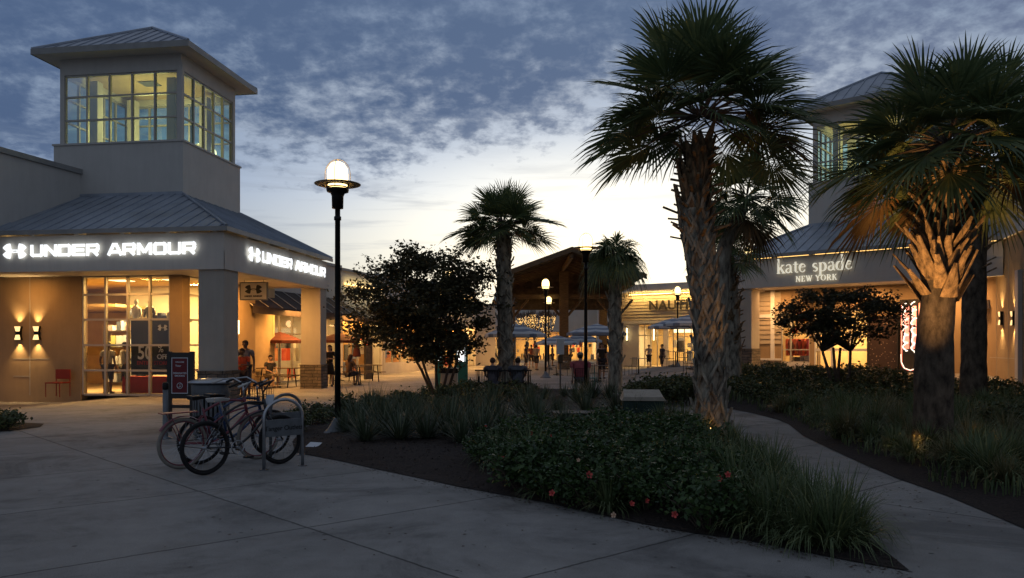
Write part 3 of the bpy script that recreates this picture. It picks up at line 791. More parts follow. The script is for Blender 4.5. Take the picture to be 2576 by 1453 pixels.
b = MB(); b.box(-1.2,.95,0,.5,2.40,2.46); b.build('ledge', M['trim'], t)
b = MB(); x = -.35
while x < .85: w_ = random.uniform(.1,.18); b.box(x, x+w_, .05, .35, 2.462, 2.462+random.uniform(.12,.26)); x += w_+.02
b.build('clothing', M['goods'], t)
# red chair by the wall
def red_chair(p, rz):
    t = thing('metal_chair', 'red metal chair against the store wall left of the window', 'chair', p, rz)
    b = MB(); b.box(-.26,.26,-.24,.24,.42,.46); b.build('seat', M['chair_red'], t, bevel=.01)
    b = MB(); b.box(-.26,.26,.22,.25,.55,.86); b.build('backrest', M['chair_red'], t, bevel=.01)
    for x in (-.24,.24):
        for y, h in ((-.22,.42),(.235,.86)):
            b = MB(); b.tube([(x,y,0),(x,y,h)], .016, 6); b.build('leg', M['chair_red'], t)
red_chair(upos(-6.55, 1.75, 0), URZ)

# ================================================================ ROW OF SHOPS BEHIND, LEFT
LO = Vector((-10.7, 29.5, 0)); LRZ = -math.atan2(.243, .970)
Ml = Matrix.Translation(LO) @ Matrix.Rotation(LRZ, 4, 'Z')
def lpos(x, y, z): return Ml @ Vector((x, y, z))
def shop_unit(T, x0, x1, depth, zwin0, zwin1, ztop, glass_cols, fl=.02, e=132, wallm='stucco', light=(1.0,.62,.24), goods=True, seed=1, display=0):
    """one shop in local coords: front plane y=0 facing -y, from x0 to x1"""
    W = x1-x0
    b = MB(); b.box(x0, x1, 0, .25, zwin1, ztop)
    if zwin0 > .1: b.box(x0+.2, x1-.2, .02, .24, 0, zwin0)
    b.box(x0, x0+.2, 0, .25, 0, zwin1); b.box(x1-.2, x1, 0, .25, 0, zwin1)
    b.box(x0, x0+.2, .251, depth, 0, ztop); b.box(x1-.2, x1, .251, depth, 0, ztop)
    b.build('wall', M[wallm], T)
    b = MB(); b.box(x0-.05, x1+.05, -.08, depth, ztop, ztop+.14); b.build('coping', M['roof_edge'], T)
    b = MB(); b.box(x0+.2, x1-.2, depth-.1, depth, 0, 3.6); b.build('inner_wall', M['inwall'], T)
    b = MB(); b.box(x0+.2, x1-.2, .25, depth-.1, 3.3, 3.4); b.build('shop_ceiling', M['inwall'], T)
    b = MB(); b.box(x0+.2, x1-.2, .25, depth-.1, fl, fl+.02); b.build('shop_floor', M['floor'], T)
    n = glass_cols
    window_grid('shop_window', T, M['frame'], M['glass'], (x0+.2, .12, 0), (1,0,0), (0,1,0), [(W-.4)*k/n for k in range(n+1)], [max(zwin0,.03), zwin0+(zwin1-zwin0)*.72, zwin1], .06, .1)
    rnd = random.Random(seed)
    if goods:
        g = MB()
        for row, yy in ((0, .7), (1, 1.9)):
            x = x0+.4
            while x < x1-.5:
                w_ = rnd.uniform(.12,.4); zb = rnd.choice((.05,.9,1.5)); h_ = rnd.uniform(.3,.8)
                g.box(x, x+w_, yy, yy+.25, zb, zb+h_); x += w_+rnd.uniform(.03,.35)
        g.build('goods', M['goods'], T)
    if display:
        d_ = MB(); d_.box(x0+.25, x1-.25, 1.0, 1.06, fl+.02, 3.2); d_.build('display_back', M['display'], T)
        d_ = MB(); x = x0+.5
        while x < x1-.9:
            w_ = rnd.uniform(.4,.9); zb = rnd.uniform(.7,1.2); d_.box(x, x+w_, .94, .985, zb, zb+rnd.uniform(.7,1.5)); x += w_+rnd.uniform(.1,.5)
        d_.build('display_poster', M['goods_pale'], T)
        lamp('AREA', ((x0+x1)/2, .58, 3.2), display, (1.0,.58,.20), T, target=((x0+x1)/2, .60, 0), size=W-.8, size_y=.4, name='display_light')
    b = MB()
    k = x0+1.2
    while k < x1-.6: b.box(k-.15, k+.15, 1.2, 1.5, 3.24, 3.299); k += 1.9
    b.build('ceiling_light', M['E_cream'], T)
    lamp('AREA', ((x0+x1)/2, depth*.45, 3.2), e, light, T, target=((x0+x1)/2, depth*.45, 0), size=W*.7, size_y=depth*.5, name='shop_light')
M['display'] = mat('display_orange', (.62,.36,.14), .7, .15, 2)
# local frame: shops face +x of the row, so rotate: unit x axis = row's y, facing outwards
def row_thing(name, label, y0, rzofs=0):
    return thing(name, label, 'store building', lpos(0, y0, 0), LRZ+R(90))
t = row_thing('shop_building', 'shop with brown sloped awning and amber windows behind the side porch', 0)
shop_unit(t, -1.2, 8.6, 4, .05, 2.95, 5.5, 9, e=330, seed=3)
def awning(T, x0, x1, zt, zb, proj, m='awning'):
    b = MB(); b.add([(x0,0,zt),(x1,0,zt),(x1,-proj,zb),(x0,-proj,zb),(x0,0,zt-.05),(x1,0,zt-.05),(x1,-proj,zb-.05),(x0,-proj,zb-.05)],[(0,3,2,1),(4,5,6,7),(3,7,6,2),(0,4,7,3),(1,2,6,5)])
    b.box(x0, x1, -proj-.02, -proj+.01, zb-.28, zb)
    a = b.build('awning', M[m], T)
    b = MB(); k = x0
    while k <= x1+.01: b.tube([(k,-.01,zt+.02),(k,-proj-.01,zb+.02)], .018, 6); k += (x1-x0)/max(1,round((x1-x0)/1.1))
    b.build('awning_rib', M['trim'], a)
awning(t, -1.0, 8.4, 3.95, 3.10, 1.3)
t = row_thing('shop_building', 'shop with lit yellow sign wall above a brown awning behind the nearest lamp post', 8.7)
shop_unit(t, 0, 5.2, 4, .05, 2.9, 5.4, 5, e=242, seed=4, display=160)
awning(t, .1, 5.1, 3.6, 3.0, 1.2)
b = MB(); b.box(.3, 5.0, -.10, -.02, 4.72, 4.80); b.build('sign_light', M['E_amber'], t)
lamp('AREA', (2.6,-.55,4.95), 30, (1,.75,.3), t, target=(2.6,0,4.2), size=4.4, size_y=.1, name='sign_glow')
b = MB(); x = .8
for ch in range(6): b.lathe([(.14,0),(.14,.03)], (0,0,0)) if False else None
text('SHOES', .45, M['trim'], t, (2.4,-.03,4.15), extr=.02, name='lettering') if False else None
t = row_thing('shop_building', 'shop with wide bright orange windows behind the left crape myrtle', 14.0)
shop_unit(t, 0, 9.0, 4.5, .62, 3.1, 5.6, 7, e=726, seed=5, light=(1.0,.55,.18), display=420)
t = row_thing('shop_building', 'shop with warm lit upper wall beyond the crape myrtle', 23.1)
shop_unit(t, 0, 9.0, 4.5, .1, 3.0, 5.9, 7, e=528, seed=6, display=420)
b = MB(); b.box(.5, 8.5, -.10, -.02, 5.2, 5.26); b.build('sign_light', M['E_amber'], t)
lamp('AREA', (4.5,-.6,5.4), 60, (1,.62,.25), t, target=(4.5,0,4.4), size=7.5, size_y=.1, name='sign_glow')
t = thing('shop_building', 'distant gabled shop front left of the pavilion pillar', 'store building', (-1.4, 63, 0), R(90)-math.atan2(.15,1))
shop_unit(t, 0, 9.5, 5, .1, 3.0, 4.9, 7, e=572, seed=7, display=500)
b = MB(); b.prism([(0,0,5.05),(4.0,0,5.05),(2.0,0,6.3)], (0,.3,0)); b.build('gable', M['stucco'], t)
b = MB(); b.box(1.3,2.7,-.12,-.02,4.1,4.6); b.build('sign_panel', M['E_white'], t)
t = thing('shop_building', 'far cream shop across the end of the plaza', 'store building', (0.2, 84, 0), 0)
shop_unit(t, 0, 9.5, 6, .1, 3.2, 6.3, 8, e=924, seed=8)
t = thing('shop_building', 'far tan shop between pavilion and clapboard store', 'store building', (9.0, 80, 0), -.15)
shop_unit(t, 0, 8, 6, .1, 3.2, 6.4, 7, e=836, seed=9)
for i, (yy, z, g_) in enumerate(((12.9, 2.6, 0), (17.0, 2.5, 1), (23.0, 2.5, 2))):
    tube_sconce(lpos(.03, yy, z), LRZ+R(90), ('lit tube lamp on the shop wall, nearest beyond the street lamp', 'lit tube lamp on the shop wall behind the crape myrtle leaves', 'lit tube lamp on the far shop wall behind the crape myrtle')[i], 'tube lamps on the row of shops', .42)
for (yy) in (2, 7, 12, 18, 25, 31):
    lamp('AREA', lpos(1.6, yy, 3.0), 190, AMBER, None, target=lpos(1.2, yy, 0), size=1.5, name='warm_fill')  # added amber fill along the row, for warm spill on the paving

# ================================================================ PAVILION
PVX, PVY = 3.5, 44.0
t = thing('pavilion', 'open timber pavilion with broad gable roof in the middle of the plaza', 'pavilion', (PVX, PVY, 0))
b = MB()
hw, ez_, az_ = 4.3, 5.75, 7.35; dp = 17
for s in (1, -1):
    b.add([(0,0,az_),(s*hw,0,ez_),(s*hw,dp,ez_),(0,dp,az_),(0,0,az_-.1),(s*hw,0,ez_-.1),(s*hw,dp,ez_-.1),(0,dp,az_-.1)],
          [(0,1,2,3),(4,7,6,5),(0,4,5,1),(1,5,6,2),(2,6,7,3)])
pr = b.build('roof', M['darkwood'], t)
b = MB()
for s in (1, -1):
    sl_ = Vector((s*hw,0,ez_-az_)); 
    b.prism([(0,-.06,az_+.04),(s*(hw+.05),-.06,ez_+.04),(s*(hw+.05),-.06,ez_-.26),(0,-.06,az_-.26)], (0,.055,0))
b.build('barge_board', M['wood'], pr)
b = MB()
for k in range(12):
    y = .5+k*1.45
    for s in (1, -1):
        b.prism([(s*.05,y,az_-.12),(s*(hw-.1),y,ez_-.06),(s*(hw-.1),y,ez_-.26),(s*.05,y,az_-.32)], (0,.09,0))
b.build('rafter', M['wood'], pr)
b = MB()
for x in (-3.6, 0, 3.6): b.box(x-.1, x+.1, .2, dp-.2, (5.15 if x else 6.75), (5.45 if x else 7.0))
for y in (8.0, 15.0): b.box(-3.6, 3.6, y-.12, y+.12, 4.85, 5.14)
b.build('beam', M['wood'], pr)
for (x, y) in ((-3.6, 8.0), (.07, 8.0), (3.6, 8.0), (-3.6, 15.0), (3.6, 15.0)):
    b = MB(); b.box(x-.3, x+.3, y-.3, y+.3, .9, 4.84 if x != .07 else 6.7); c = b.build('pillar', M['wood'], t)
    b = MB(); b.box(x-.38, x+.38, y-.38, y+.38, 0, .9); b.build('stone_base', M['stone'], c)
    if y < 9:
        b = MB()
        for s in (1,-1): b.tube([(x+s*.28, y, 3.7), (x+s*1.2, y, 4.8)], .09, 6)
        b.build('brace', M['wood'], c)
b = MB(); y = 9.4
b.prism([(-hw+.15,y,4.15),(hw-.15,y,4.15),(hw-.15,y,ez_-.12),(0,y,az_-.14),(-hw+.15,y,ez_-.12)], (0,.08,0)); b.build('gable_boarding', M['darkwood'], t)
for (x, y) in ((-2, 5), (2, 5), (0, 12)): lamp('POINT', (x, y, 3.2), 24, (1,.55,.22), t, size=.25, name='pavilion_light')

# ================================================================ CLAPBOARD STORE (centre right)
NO = Vector((8.2, 58, 0)); NRZ = -math.atan2(5, 4.1)
NRZ = -math.atan2(.55, .835)
t = thing('clapboard_store', 'cream clapboard store with dark letters lit from above, right of the pavilion', 'store building', NO, NRZ)
nw = 11.0
b = MB(); b.box(0, nw, .06, .3, 3.5, 6.2); b.box(0, 1.6, .05, .3, 0, 3.5); b.box(3.6, 3.9, .05, .3, 0, 3.5); b.box(nw-.5, nw, .05, .3, 0, 3.5); b.box(0, .3, .31, 6, 0, 6.2); b.box(nw-.3, nw, .31, 6, 0, 6.2); b.build('wall', M['stucco'], t)
b = MB(); k = 3.55
while k < 5.55: b.add([(0,.05,k+.23),(nw,.05,k+.23),(nw,0,k),(0,0,k)],[(0,1,2,3)]); b.add([(0,0,k),(nw,0,k),(nw,.055,k-.005),(0,.055,k-.005)],[(0,1,2,3)]); k += .23
b.build('clapboard', M['siding'], t)
b = MB(); b.box(-.1, nw+.1, -.12, .05, 5.62, 6.25); b.box(-.08, nw+.08, -.06, .05, 3.3, 3.5); b.build('trim_board', M['trim'], t)
b = MB(); b.box(.3, nw-.3, 5.6, 5.8, 0, 3.5); b.build('inner_wall', M['inwall'], t)
b = MB(); b.box(.3, nw-.3, .31, 5.6, 3.2, 3.3); b.box(0, nw, .31, 6, 6.0, 6.1); b.build('shop_ceiling', M['inwall'], t)
b = MB(); b.box(.3, nw-.3, .31, 5.6, .01, .03); b.build('shop_floor', M['floor'], t)
window_grid('shop_window', t, M['frame'], M['glass'], (1.6,.12,0), (1,0,0), (0,1,0), [0,.5,1.0,1.5,2.0], [.05,2.4,3.25], .06)
window_grid('shop_window', t, M['frame'], M['glass'], (3.9,.12,0), (1,0,0), (0,1,0), [0,1.3,2.6,3.9,5.2,6.5], [.5,2.3,3.25], .06)
b = MB(); b.box(3.9, nw-.5, .05, .28, 0, .47); b.build('low_wall', M['stucco'], t)
random.seed(21); g = MB()
for yy in (.8, 1.8):
    x = 4.1
    while x < nw-1: w_ = random.uniform(.15,.5); zb = random.choice((.5,1.2,1.5)); g.box(x,x+w_,yy,yy+.3,zb,zb+random.uniform(.3,.9)); x += w_+random.uniform(.05,.4)
g.build('goods', M['goods'], t)
b = MB(); b.box(4.0, nw-.6, .9, 1.0, 2.6, 3.1); b.build('light_box', M['E_cream'], t)
lamp('AREA', (nw/2, 2.5, 3.1), 900, (1.0,.66,.28), t, target=(nw/2,2.5,0), size=8, size_y=3, name='shop_light')
b = MB(); b.box(.9, 6.8, -.22, -.16, 5.46, 5.50); b.build('sign_light', M['E_amber'], t)
lamp('AREA', (3.9,-.5,5.55), 150, (1,.60,.17), t, target=(3.9,.1,4.6), size=6, size_y=.12, name='sign_glow')
text('NAUTICA', 1.0, M['frame_dark'], t, (4.75,-.11,4.30), extr=.03, off=.018, name='lettering', space=1.05)
for i, x in enumerate((.7, 2.9)):
    pp = Matrix.Translation(NO) @ Matrix.Rotation(NRZ,4,'Z') @ Vector((x,.03 if x<1 else .0, 2.5))
    tube_sconce(pp, NRZ, ('left' if i == 0 else 'right')+' one of two tall lit tubes flanking the clapboard store corner', None, .95)
lamp('AREA', (NO.x+3.6, NO.y-4.2, 3.1), 60, AMBER, None, target=(NO.x+3.6, NO.y-4.2, 0), size=3, name='warm_fill')  # added amber fill over the plaza paving
# ================================================================ STORE ON THE RIGHT
KO = Vector((8.83, 30.35, 0)); KRZ = -math.atan2(.639, .769)
Mk = Matrix.Translation(KO) @ Matrix.Rotation(KRZ, 4, 'Z')
def kpos(x, y, z): return Mk @ Vector((x, y, z))
ka = thing('corner_store', 'pale corner store with blue metal roof and glazed tower behind the palms on the right', 'store building', KO, KRZ)
ZK = .60
corner_store(ka, 1, ZK, 1.98, 9.2, 7.75, ft=5.02, fb=3.90)
# facade
b = MB()
for (x0, x1) in ((.0,.62),(.78,1.05)):
    k = ZK+1.1
    while k < 3.9: b.add([(x0,2.56,k+.2),(x1,2.56,k+.2),(x1,2.52,k),(x0,2.52,k)],[(0,1,2,3)]); b.add([(x0,2.52,k),(x1,2.52,k),(x1,2.565,k-.005),(x0,2.565,k-.005)],[(0,1,2,3)]); k += .2
b.build('clapboard', M['siding'], ka)
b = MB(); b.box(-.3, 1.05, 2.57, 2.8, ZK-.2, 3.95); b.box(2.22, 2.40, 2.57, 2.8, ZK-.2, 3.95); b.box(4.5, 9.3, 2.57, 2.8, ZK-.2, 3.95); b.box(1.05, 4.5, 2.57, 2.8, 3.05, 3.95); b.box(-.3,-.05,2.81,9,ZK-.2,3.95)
b.build('wall', M['wall_amber_lit'], ka)
b = MB(); b.box(.62, .78, 2.50, 2.57, ZK+.42, 3.94); b.box(-.08,.02,2.49,2.57,ZK+.42,2.9); b.box(.02,.62,2.49,2.568,2.8,2.94); b.box(-.1,1.06,2.46,2.569,ZK+.40,ZK+.48); b.build('trim_board', M['white'], ka)
b = MB(); b.box(.05, 1.05, 2.40, 2.569, ZK-.1, ZK+.39); b.build('stone_base', M['stone'], ka)
b = MB(); b.box(1.06, 2.21, 2.5, 2.75, ZK-.1, ZK+.32); b.build('low_wall', M['stucco'], ka)
window_grid('shop_window', ka, M['frame'], M['glass'], (1.06,2.62,0), (1,0,0), (0,1,0), [0,.38,1.15], [ZK+.34,ZK+.85,3.03], .05)
window_grid('shop_door', ka, M['trim'], M['glass'], (2.41,2.62,0), (1,0,0), (0,1,0), [0,.68,1.36,2.08], [ZK+.03,ZK+.85,3.03], .10)
b = MB(); b.box(-.05, 9.2, 6.0, 6.1, ZK-.1, 3.95); b.build('inner_wall', M['inwall'], ka)
b = MB(); b.box(-.05, 9.2, 2.81, 6.0, 3.4, 3.5); b.build('shop_ceiling', M['inwall'], ka)
b = MB(); b.box(-.05, 9.2, 2.57, 6.0, ZK-.02, ZK+.01); b.build('shop_floor', M['floor'], ka)
b = MB(); b.box(1.3, 12, 3.01, 9.6, 3.965, 5.05); b.build('upper_block', M['stucco'], ka)
lamp('AREA', (2.8, 4.3, 3.3), 520, (1.0,.62,.26), ka, target=(2.8,4.3,0), size=2.5, size_y=1.5, name='shop_light')
for x, e in ((1.0, 80), (4.5, 110), (7.2, 110)): lamp('AREA', (x, 1.5, 3.86), e, (1,.50,.18), ka, target=(x,1.6,0), size=.6, name='porch_light')
random.seed(31)
t = shelf(kpos(1.65, 3.5, ZK), KRZ, 1.1, 'shelves of bright goods inside the right store window', gm='goods')
t = thing('clothes_rack', 'rack of red and dark clothes behind the right store window', 'clothes rack', kpos(1.6, 3.0, ZK), KRZ)
b = MB(); b.tube([(-.55,0,0),(-.55,0,1.35),(.55,0,1.35),(.55,0,0)], .015, 6); b.build('rail', M['steel'], t)
for i in range(6):
    x = -.45+i*.17; b = MB(); b.prism([(x,-.18,1.3),(x,.18,1.3),(x,.22,1.1),(x,.16,.6),(x,-.16,.6),(x,-.22,1.1)], (.10,0,0)); b.build('garment', M['inred'] if i % 2 else M['orange_red'], t)
# dark glittering panel + lit vertical sign
t = thing('advert_panel', 'tall dark speckled advertising panel beside the right store door', 'advert panel', kpos(5.0, 2.45, ZK), KRZ)
mp = mat('panel_print', (.06,.04,.03), .35, .6, 14, col2=(.02,.014,.012))
n = NT(mp.node_tree); vo = n.new('ShaderNodeTexVoronoi'); vo.inputs['Scale'].default_value = 11; tcx = n.new('ShaderNodeTexCoord'); n.l.new(tcx.outputs['Object'], vo.inputs['Vector'])
sp_ = n.ramp(vo.outputs['Distance'], [(.12, (.45,.34,.24)), (.22, (.05,.032,.025))]); n.l.new(sp_, n.n['Principled BSDF'].inputs['Base Color'])
b = MB(); b.box(-.50,.50,0,.08,.02,2.1); b.build('panel', mp, t)
b = MB(); b.box(-.56,-.501,-.02,.1,0,2.16); b.box(.501,.56,-.02,.1,0,2.16); b.box(-.5,.5,-.02,.1,2.101,2.16); b.build('frame', M['frame_dark'], t)
t = thing('neon_sign', 'upright dark sign with glowing white and red looping script by the right palm', 'sign', kpos(6.0, 2.30, ZK), KRZ)
b = MB(); b.box(-.36,.36,0,.12,.0,2.75); b.build('board', M['frame_dark'], t)
eR = emat('neon_red', (1,.05,.02), 1.3); eW = emat('neon_white', (1,.93,.80), 1.5)
b = MB(); pts = []
for k in range(25): a = math.pi*k/24; pts.append((-.30*math.cos(a), -.012, .40-.30*math.sin(a)))
b.tube([(-.30,-.012,2.6)] + pts + [(.30,-.012,2.6)], .022, 6); b.build('red_tube', eR, t)
for (x, z0_, z1_, s) in ((-.16,.75,2.55,1),(.13,.70,2.6,1.1)):
    b = MB(); pts = []
    nn_ = 90
    for k in range(nn_):
        q = k/(nn_-1); pts.append((x+.075*s*math.sin(q*38)+.02*math.sin(q*90), -.03-.0006*k, z0_+(z1_-z0_)*q+.06*math.cos(q*38)))
    b.tube(pts, .022, 5); b.build('white_script', eW, t)
b = MB(); b.tube([(p[0]*1.02, -.02, p[2]-.05) for p in [(-.31,0,.75),(-.30,0,.45),(-.20,0,.22),(0,0,.14),(.2,0,.22),(.31,0,.45),(.31,0,1.2)]], .018, 5); b.build('white_border', eW, t)
b = MB(); b.box(-.20,-.04,-.008,-.002,.9,2.5); b.box(.05,.2,-.008,-.002,.9,2.5); b.build('red_panel', eR, t)
# script lettering on the fascia (serif strokes)
def arc(cx, cz, rx, rz_, a0, a1, n=12): return [(cx+rx*math.cos(R(a0+(a1-a0)*i/n)), cz+rz_*math.sin(R(a0+(a1-a0)*i/n))) for i in range(n+1)]
def arcw(n, w0, w1, w2): return [w0+(w1-w0)*(i/(n/2)) if i <= n/2 else w1+(w2-w1)*((i-n/2)/(n/2)) for i in range(n+1)]
SG = {
 'k': (.62, [([(.12,0),(.12,1.12)],.13),([(.02,.02),(.24,.02)],.045),([(.02,1.08),(.12,1.12)],.05),([(.16,.32),(.46,.62)],.05),([(.36,.64),(.56,.64)],.045),([(.27,.42),(.52,.04)],.13),([(.40,.02),(.64,.02)],.045)]),
 'a': (.56, [(arc(.24,.48,.17,.17,160,0),[.05]*6+[.09]*7),([(.41,.48),(.41,.10)],.12),([(.41,.08),(.52,.03)],.06),(arc(.23,.19,.16,.16,75,330),arcw(12,.05,.11,.05))]),
 't': (.42, [([(.20,.12),(.20,.82)],.12),([(.04,.64),(.38,.64)],.05),(arc(.30,.13,.10,.11,180,320,6),.055)]),
 'e': (.56, [(arc(.28,.33,.21,.30,20,330,20),[.05]*4+[.08,.10,.12,.13,.13,.13,.12,.10,.08]+[.06]*8),([(.10,.40),(.46,.40)],.045)]),
 's': (.44, [(arc(.21,.47,.14,.14,40,230,8),arcw(8,.05,.08,.12)),([(.12,.37),(.30,.26)],.12),(arc(.21,.17,.14,.14,50,-140,8),arcw(8,.12,.08,.05))]),
 'p': (.62, [([(.13,-.30),(.13,.62)],.13),([(.02,-.30),(.26,-.30)],.045),([(.03,.60),(.13,.63)],.045),(arc(.29,.32,.22,.31,150,-150,20),[.05]*5+[.08,.11,.13,.13,.13,.13,.13,.13,.11,.08]+[.05]*6)]),
 'd': (.62, [([(.46,.0),(.46,1.12)],.13),([(.36,1.09),(.46,1.12)],.045),([(.46,.03),(.58,.03)],.045),(arc(.28,.32,.22,.31,30,330,20),[.05]*5+[.08,.11,.13,.13,.13,.13,.13,.13,.11,.08]+[.05]*6)]),
 'N': (.85, [([(.14,.02),(.14,.98)],.05),([(.14,.98),(.70,.02)],.14),([(.70,.02),(.70,.98)],.05),([(.03,.02),(.25,.02)],.05),([(.58,.98),(.82,.98)],.05),([(.02,.98),(.18,.98)],.05)]),
 'E': (.70, [([(.16,.0),(.16,1)],.14),([(.05,.02),(.60,.02)],.05),([(.05,.98),(.58,.98)],.05),([(.16,.52),(.46,.52)],.05),([(.60,.02),(.62,.22)],.05),([(.58,.98),(.59,.80)],.05)]),
 'W': (1.1, [([(.10,.98),(.36,.02)],.14),([(.36,.02),(.55,.75)],.05),([(.50,.98),(.76,.02)],.14),([(.76,.02),(1.0,.98)],.05),([(0,.98),(.22,.98)],.05),([(.88,.98),(1.08,.98)],.05)]),
 'Y': (.80, [([(.10,.98),(.40,.48)],.14),([(.40,.45),(.40,.0)],.14),([(.68,.98),(.42,.48)],.05),([(0,.98),(.22,.98)],.05),([(.56,.98),(.78,.98)],.05),([(.28,.02),(.52,.02)],.05)]),
 'O': (.88, [(arc(.43,.5,.34,.46,0,360,24),[.14 if (i<4 or 8<i<16 or i>20) else .06 for i in range(25)])]),
 'R': (.80, [([(.16,0),(.16,1)],.14),([(.05,.02),(.28,.02)],.05),([(.05,.98),(.2,.98)],.05),(arc(.36,.74,.22,.24,90,-90,10),arcw(10,.05,.14,.05)),([(.16,.98),(.36,.98)],.05),([(.16,.50),(.36,.50)],.05),([(.36,.48),(.68,.03)],.14),([(.64,.02),(.78,.02)],.05)]),
 'K': (.80, [([(.16,0),(.16,1)],.14),([(.05,.02),(.28,.02)],.05),([(.05,.98),(.28,.98)],.05),([(.2,.40),(.62,.98)],.05),([(.36,.60),(.66,.03)],.14),([(.56,.98),(.74,.98)],.05),([(.56,.02),(.78,.02)],.05)]),
}
def serif_word(word, s, gap, m, parent, O, dep=.05):
    x = 0; b = MB()
    for ch in word:
        if ch == ' ': x += .42*s; continue
        wd, sts = SG[ch]
        for k, (pl, ww) in enumerate(sts):
            ww = [q*s for q in ww] if hasattr(ww,'__len__') else ww*s
            stroke(b, O, VX, VZ, -VY, [(x+p[0]*s, p[1]*s) for p in pl], ww, dep, False, k*3)
        x += (wd+gap)*s
    b.build('lettering', m, parent); return x
t = thing('shop_sign', 'raised cream serif lettering kate spade NEW YORK on the right store fascia', 'sign', kpos(0, 0, 0), KRZ)
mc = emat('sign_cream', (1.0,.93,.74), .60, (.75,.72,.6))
serif_word('kate spade', .50, .02, mc, t, Vector((1.86,-.08,4.38)))
serif_word('NEW YORK', .215, .10, mc, t, Vector((2.58,-.08,4.03)))
# right wing wall with lamps
W1 = Vector((17.3, 28.5, 0)); W2 = Vector((14.6, 20.5, 0)); dW = (W2-W1).normalized(); LW = (W2-W1).length+8
wr = math.atan2(dW.y, dW.x)
t = thing('wing_building', 'plain stucco wing with moulded cornice at the right edge', 'store building', W1, wr)
Mw_ = Matrix.Translation(W1) @ Matrix.Rotation(wr, 4, 'Z')
inv = Mw_.inverted(); s_ = 1 if (inv @ Vector((0,0,0))).y > 0 else -1     # viewer side of the wall
def wbx(b, x0, x1, y0, y1, z0, z1): b.box(x0, x1, -s_*y0, -s_*y1, z0, z1)   # y measured into the wall
b = MB(); wbx(b, -2, LW, 0, 5, -.2, 5.05); b.build('wall', M['wall_amber_lit'], t)
b = MB(); wbx(b, -2, LW, 0, 5, 5.051, 6.9); b.build('upper_wall', M['stucco'], t)
b = MB(); wbx(b, -2, LW, -.10, -.001, 5.05, 5.22); wbx(b, -2, LW, -.10, 5.1, 6.9, 7.05); b.build('cornice', M['trim'], t)
b = MB(); wbx(b, 5.8, 6.1, -.12, -.001, .0, 3.9); b.build('pilaster', M['trim'], t)
b = MB(); wbx(b, 1.0, 2.6, -.5, -.001, 2.9, 3.2); b.build('door_canopy', M['trim'], t)
b = MB()
for x in (3.4, 4.7): wbx(b, x-.012, x+.012, -.006, -.001, 0, 5.0)
wbx(b, 2.6, 5.6, -.006, -.001, 1.2, 1.222); b.build('wall_joint', M['stucco_dark'], t)
def w_at(px):   # where a viewing ray meets the wing wall
    k = (px-1287.5)/1900; # (k*D, D) = W1 + dW*s
    s = (W1.x - k*W1.y)/(k*dW.y - dW.x); return s
for i, px in enumerate((2521, 2552)):
    s = w_at(px); p = Mw_ @ Vector((s, 0, 0)); zz = zat(800, p.y)
    wall_lamp(None, (p.x, p.y, zz), None, ('left' if i == 0 else 'right')+' one of the paired up and down wall lamps at the right edge', 'wall lamps on the right wing', wr + (math.pi if s_ > 0 else 0), 100)
    
# ================================================================ STREET LAMPS
def street_lamp(loc, label, scale=1.0, first=None):
    if first: return dup(first, loc, random.uniform(0, 6), label, scale)
    t = thing('street_lamp', label, 'street lamp', loc, 0, 'globe street lamps in the plaza')
    b = MB(); b.lathe([(.28,-.10),(.28,.035),(.255,.06),(.19,.12),(.13,.20),(.085,.29),(.06,.33)], n=24); b.build('base', M['grey_metal'], t, smooth=True)
    b = MB(); b.lathe([(.34,-.15),(.34,-.02)], n=24); b.build('footing', M['concrete_path'], t)
    b = MB(); b.lathe([(.054,.28),(.051,2.0),(.047,3.90),(.064,3.91),(.064,3.97),(.047,3.98),(.047,4.14)], n=16); b.build('pole', M['dark_metal'], t, smooth=True)
    b = MB(); b.lathe([(.10,4.12),(.105,4.34),(.13,4.40),(.19,4.42),(.20,4.46),(.20,4.475)], n=20); h = b.build('collar', M['dark_metal'], t, smooth=True)
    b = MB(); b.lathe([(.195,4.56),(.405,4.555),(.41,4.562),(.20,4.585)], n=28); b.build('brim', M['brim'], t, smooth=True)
    b = MB()
    for z in (4.49, 4.545): b.lathe([(.185,z),(.20,z),(.20,z+.015),(.185,z+.015)], n=20)
    b.build('louvre', M['dark_metal'], t)
    b = MB(); b.lathe([(.14,4.46),(.165,4.50),(.18,4.62),(.183,4.74),(.17,4.85),(.12,4.93),(.05,4.965),(.005,4.97)], n=20); b.build('globe', M['E_globe'], t, smooth=True)
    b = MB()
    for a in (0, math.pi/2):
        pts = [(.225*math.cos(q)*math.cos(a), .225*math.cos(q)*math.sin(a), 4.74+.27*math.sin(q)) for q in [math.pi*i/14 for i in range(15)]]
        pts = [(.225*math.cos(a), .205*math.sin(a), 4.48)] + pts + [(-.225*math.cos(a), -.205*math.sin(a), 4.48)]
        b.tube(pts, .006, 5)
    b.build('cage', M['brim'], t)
    return t
random.seed(2)
la = street_lamp((P(849,13.5).x, 13.5, .0), 'tall globe street lamp standing in the mulch bed by the bikes, nearest of all')
la.scale = (1, 1, .985)
for px, top, lab in ((1473,590,'globe street lamp rising behind the yuccas in front of the pavilion roof'), (1372,702,'globe street lamp left of the pavilion pillar, with its flared base visible'),
                (1380,746,'smallest globe street lamp, partly hidden behind another lamp post left of the pavilion pillar'), (1704,721,'globe street lamp in front of the clapboard store sign'),
                (1882,622,'globe street lamp at the corner of the right store, behind small palms'), (1131,674,'globe street lamp glowing through the top of the left crape myrtle')):
    D = 3.36*1900/(870-top); x = (px-1287.5)/1900*D
    for _ in range(5):
        z = terr(x, D); D = (3.36+z)*1900/(870-top); x = (px-1287.5)/1900*D
    street_lamp((x, D, z), lab, 1.0, la)
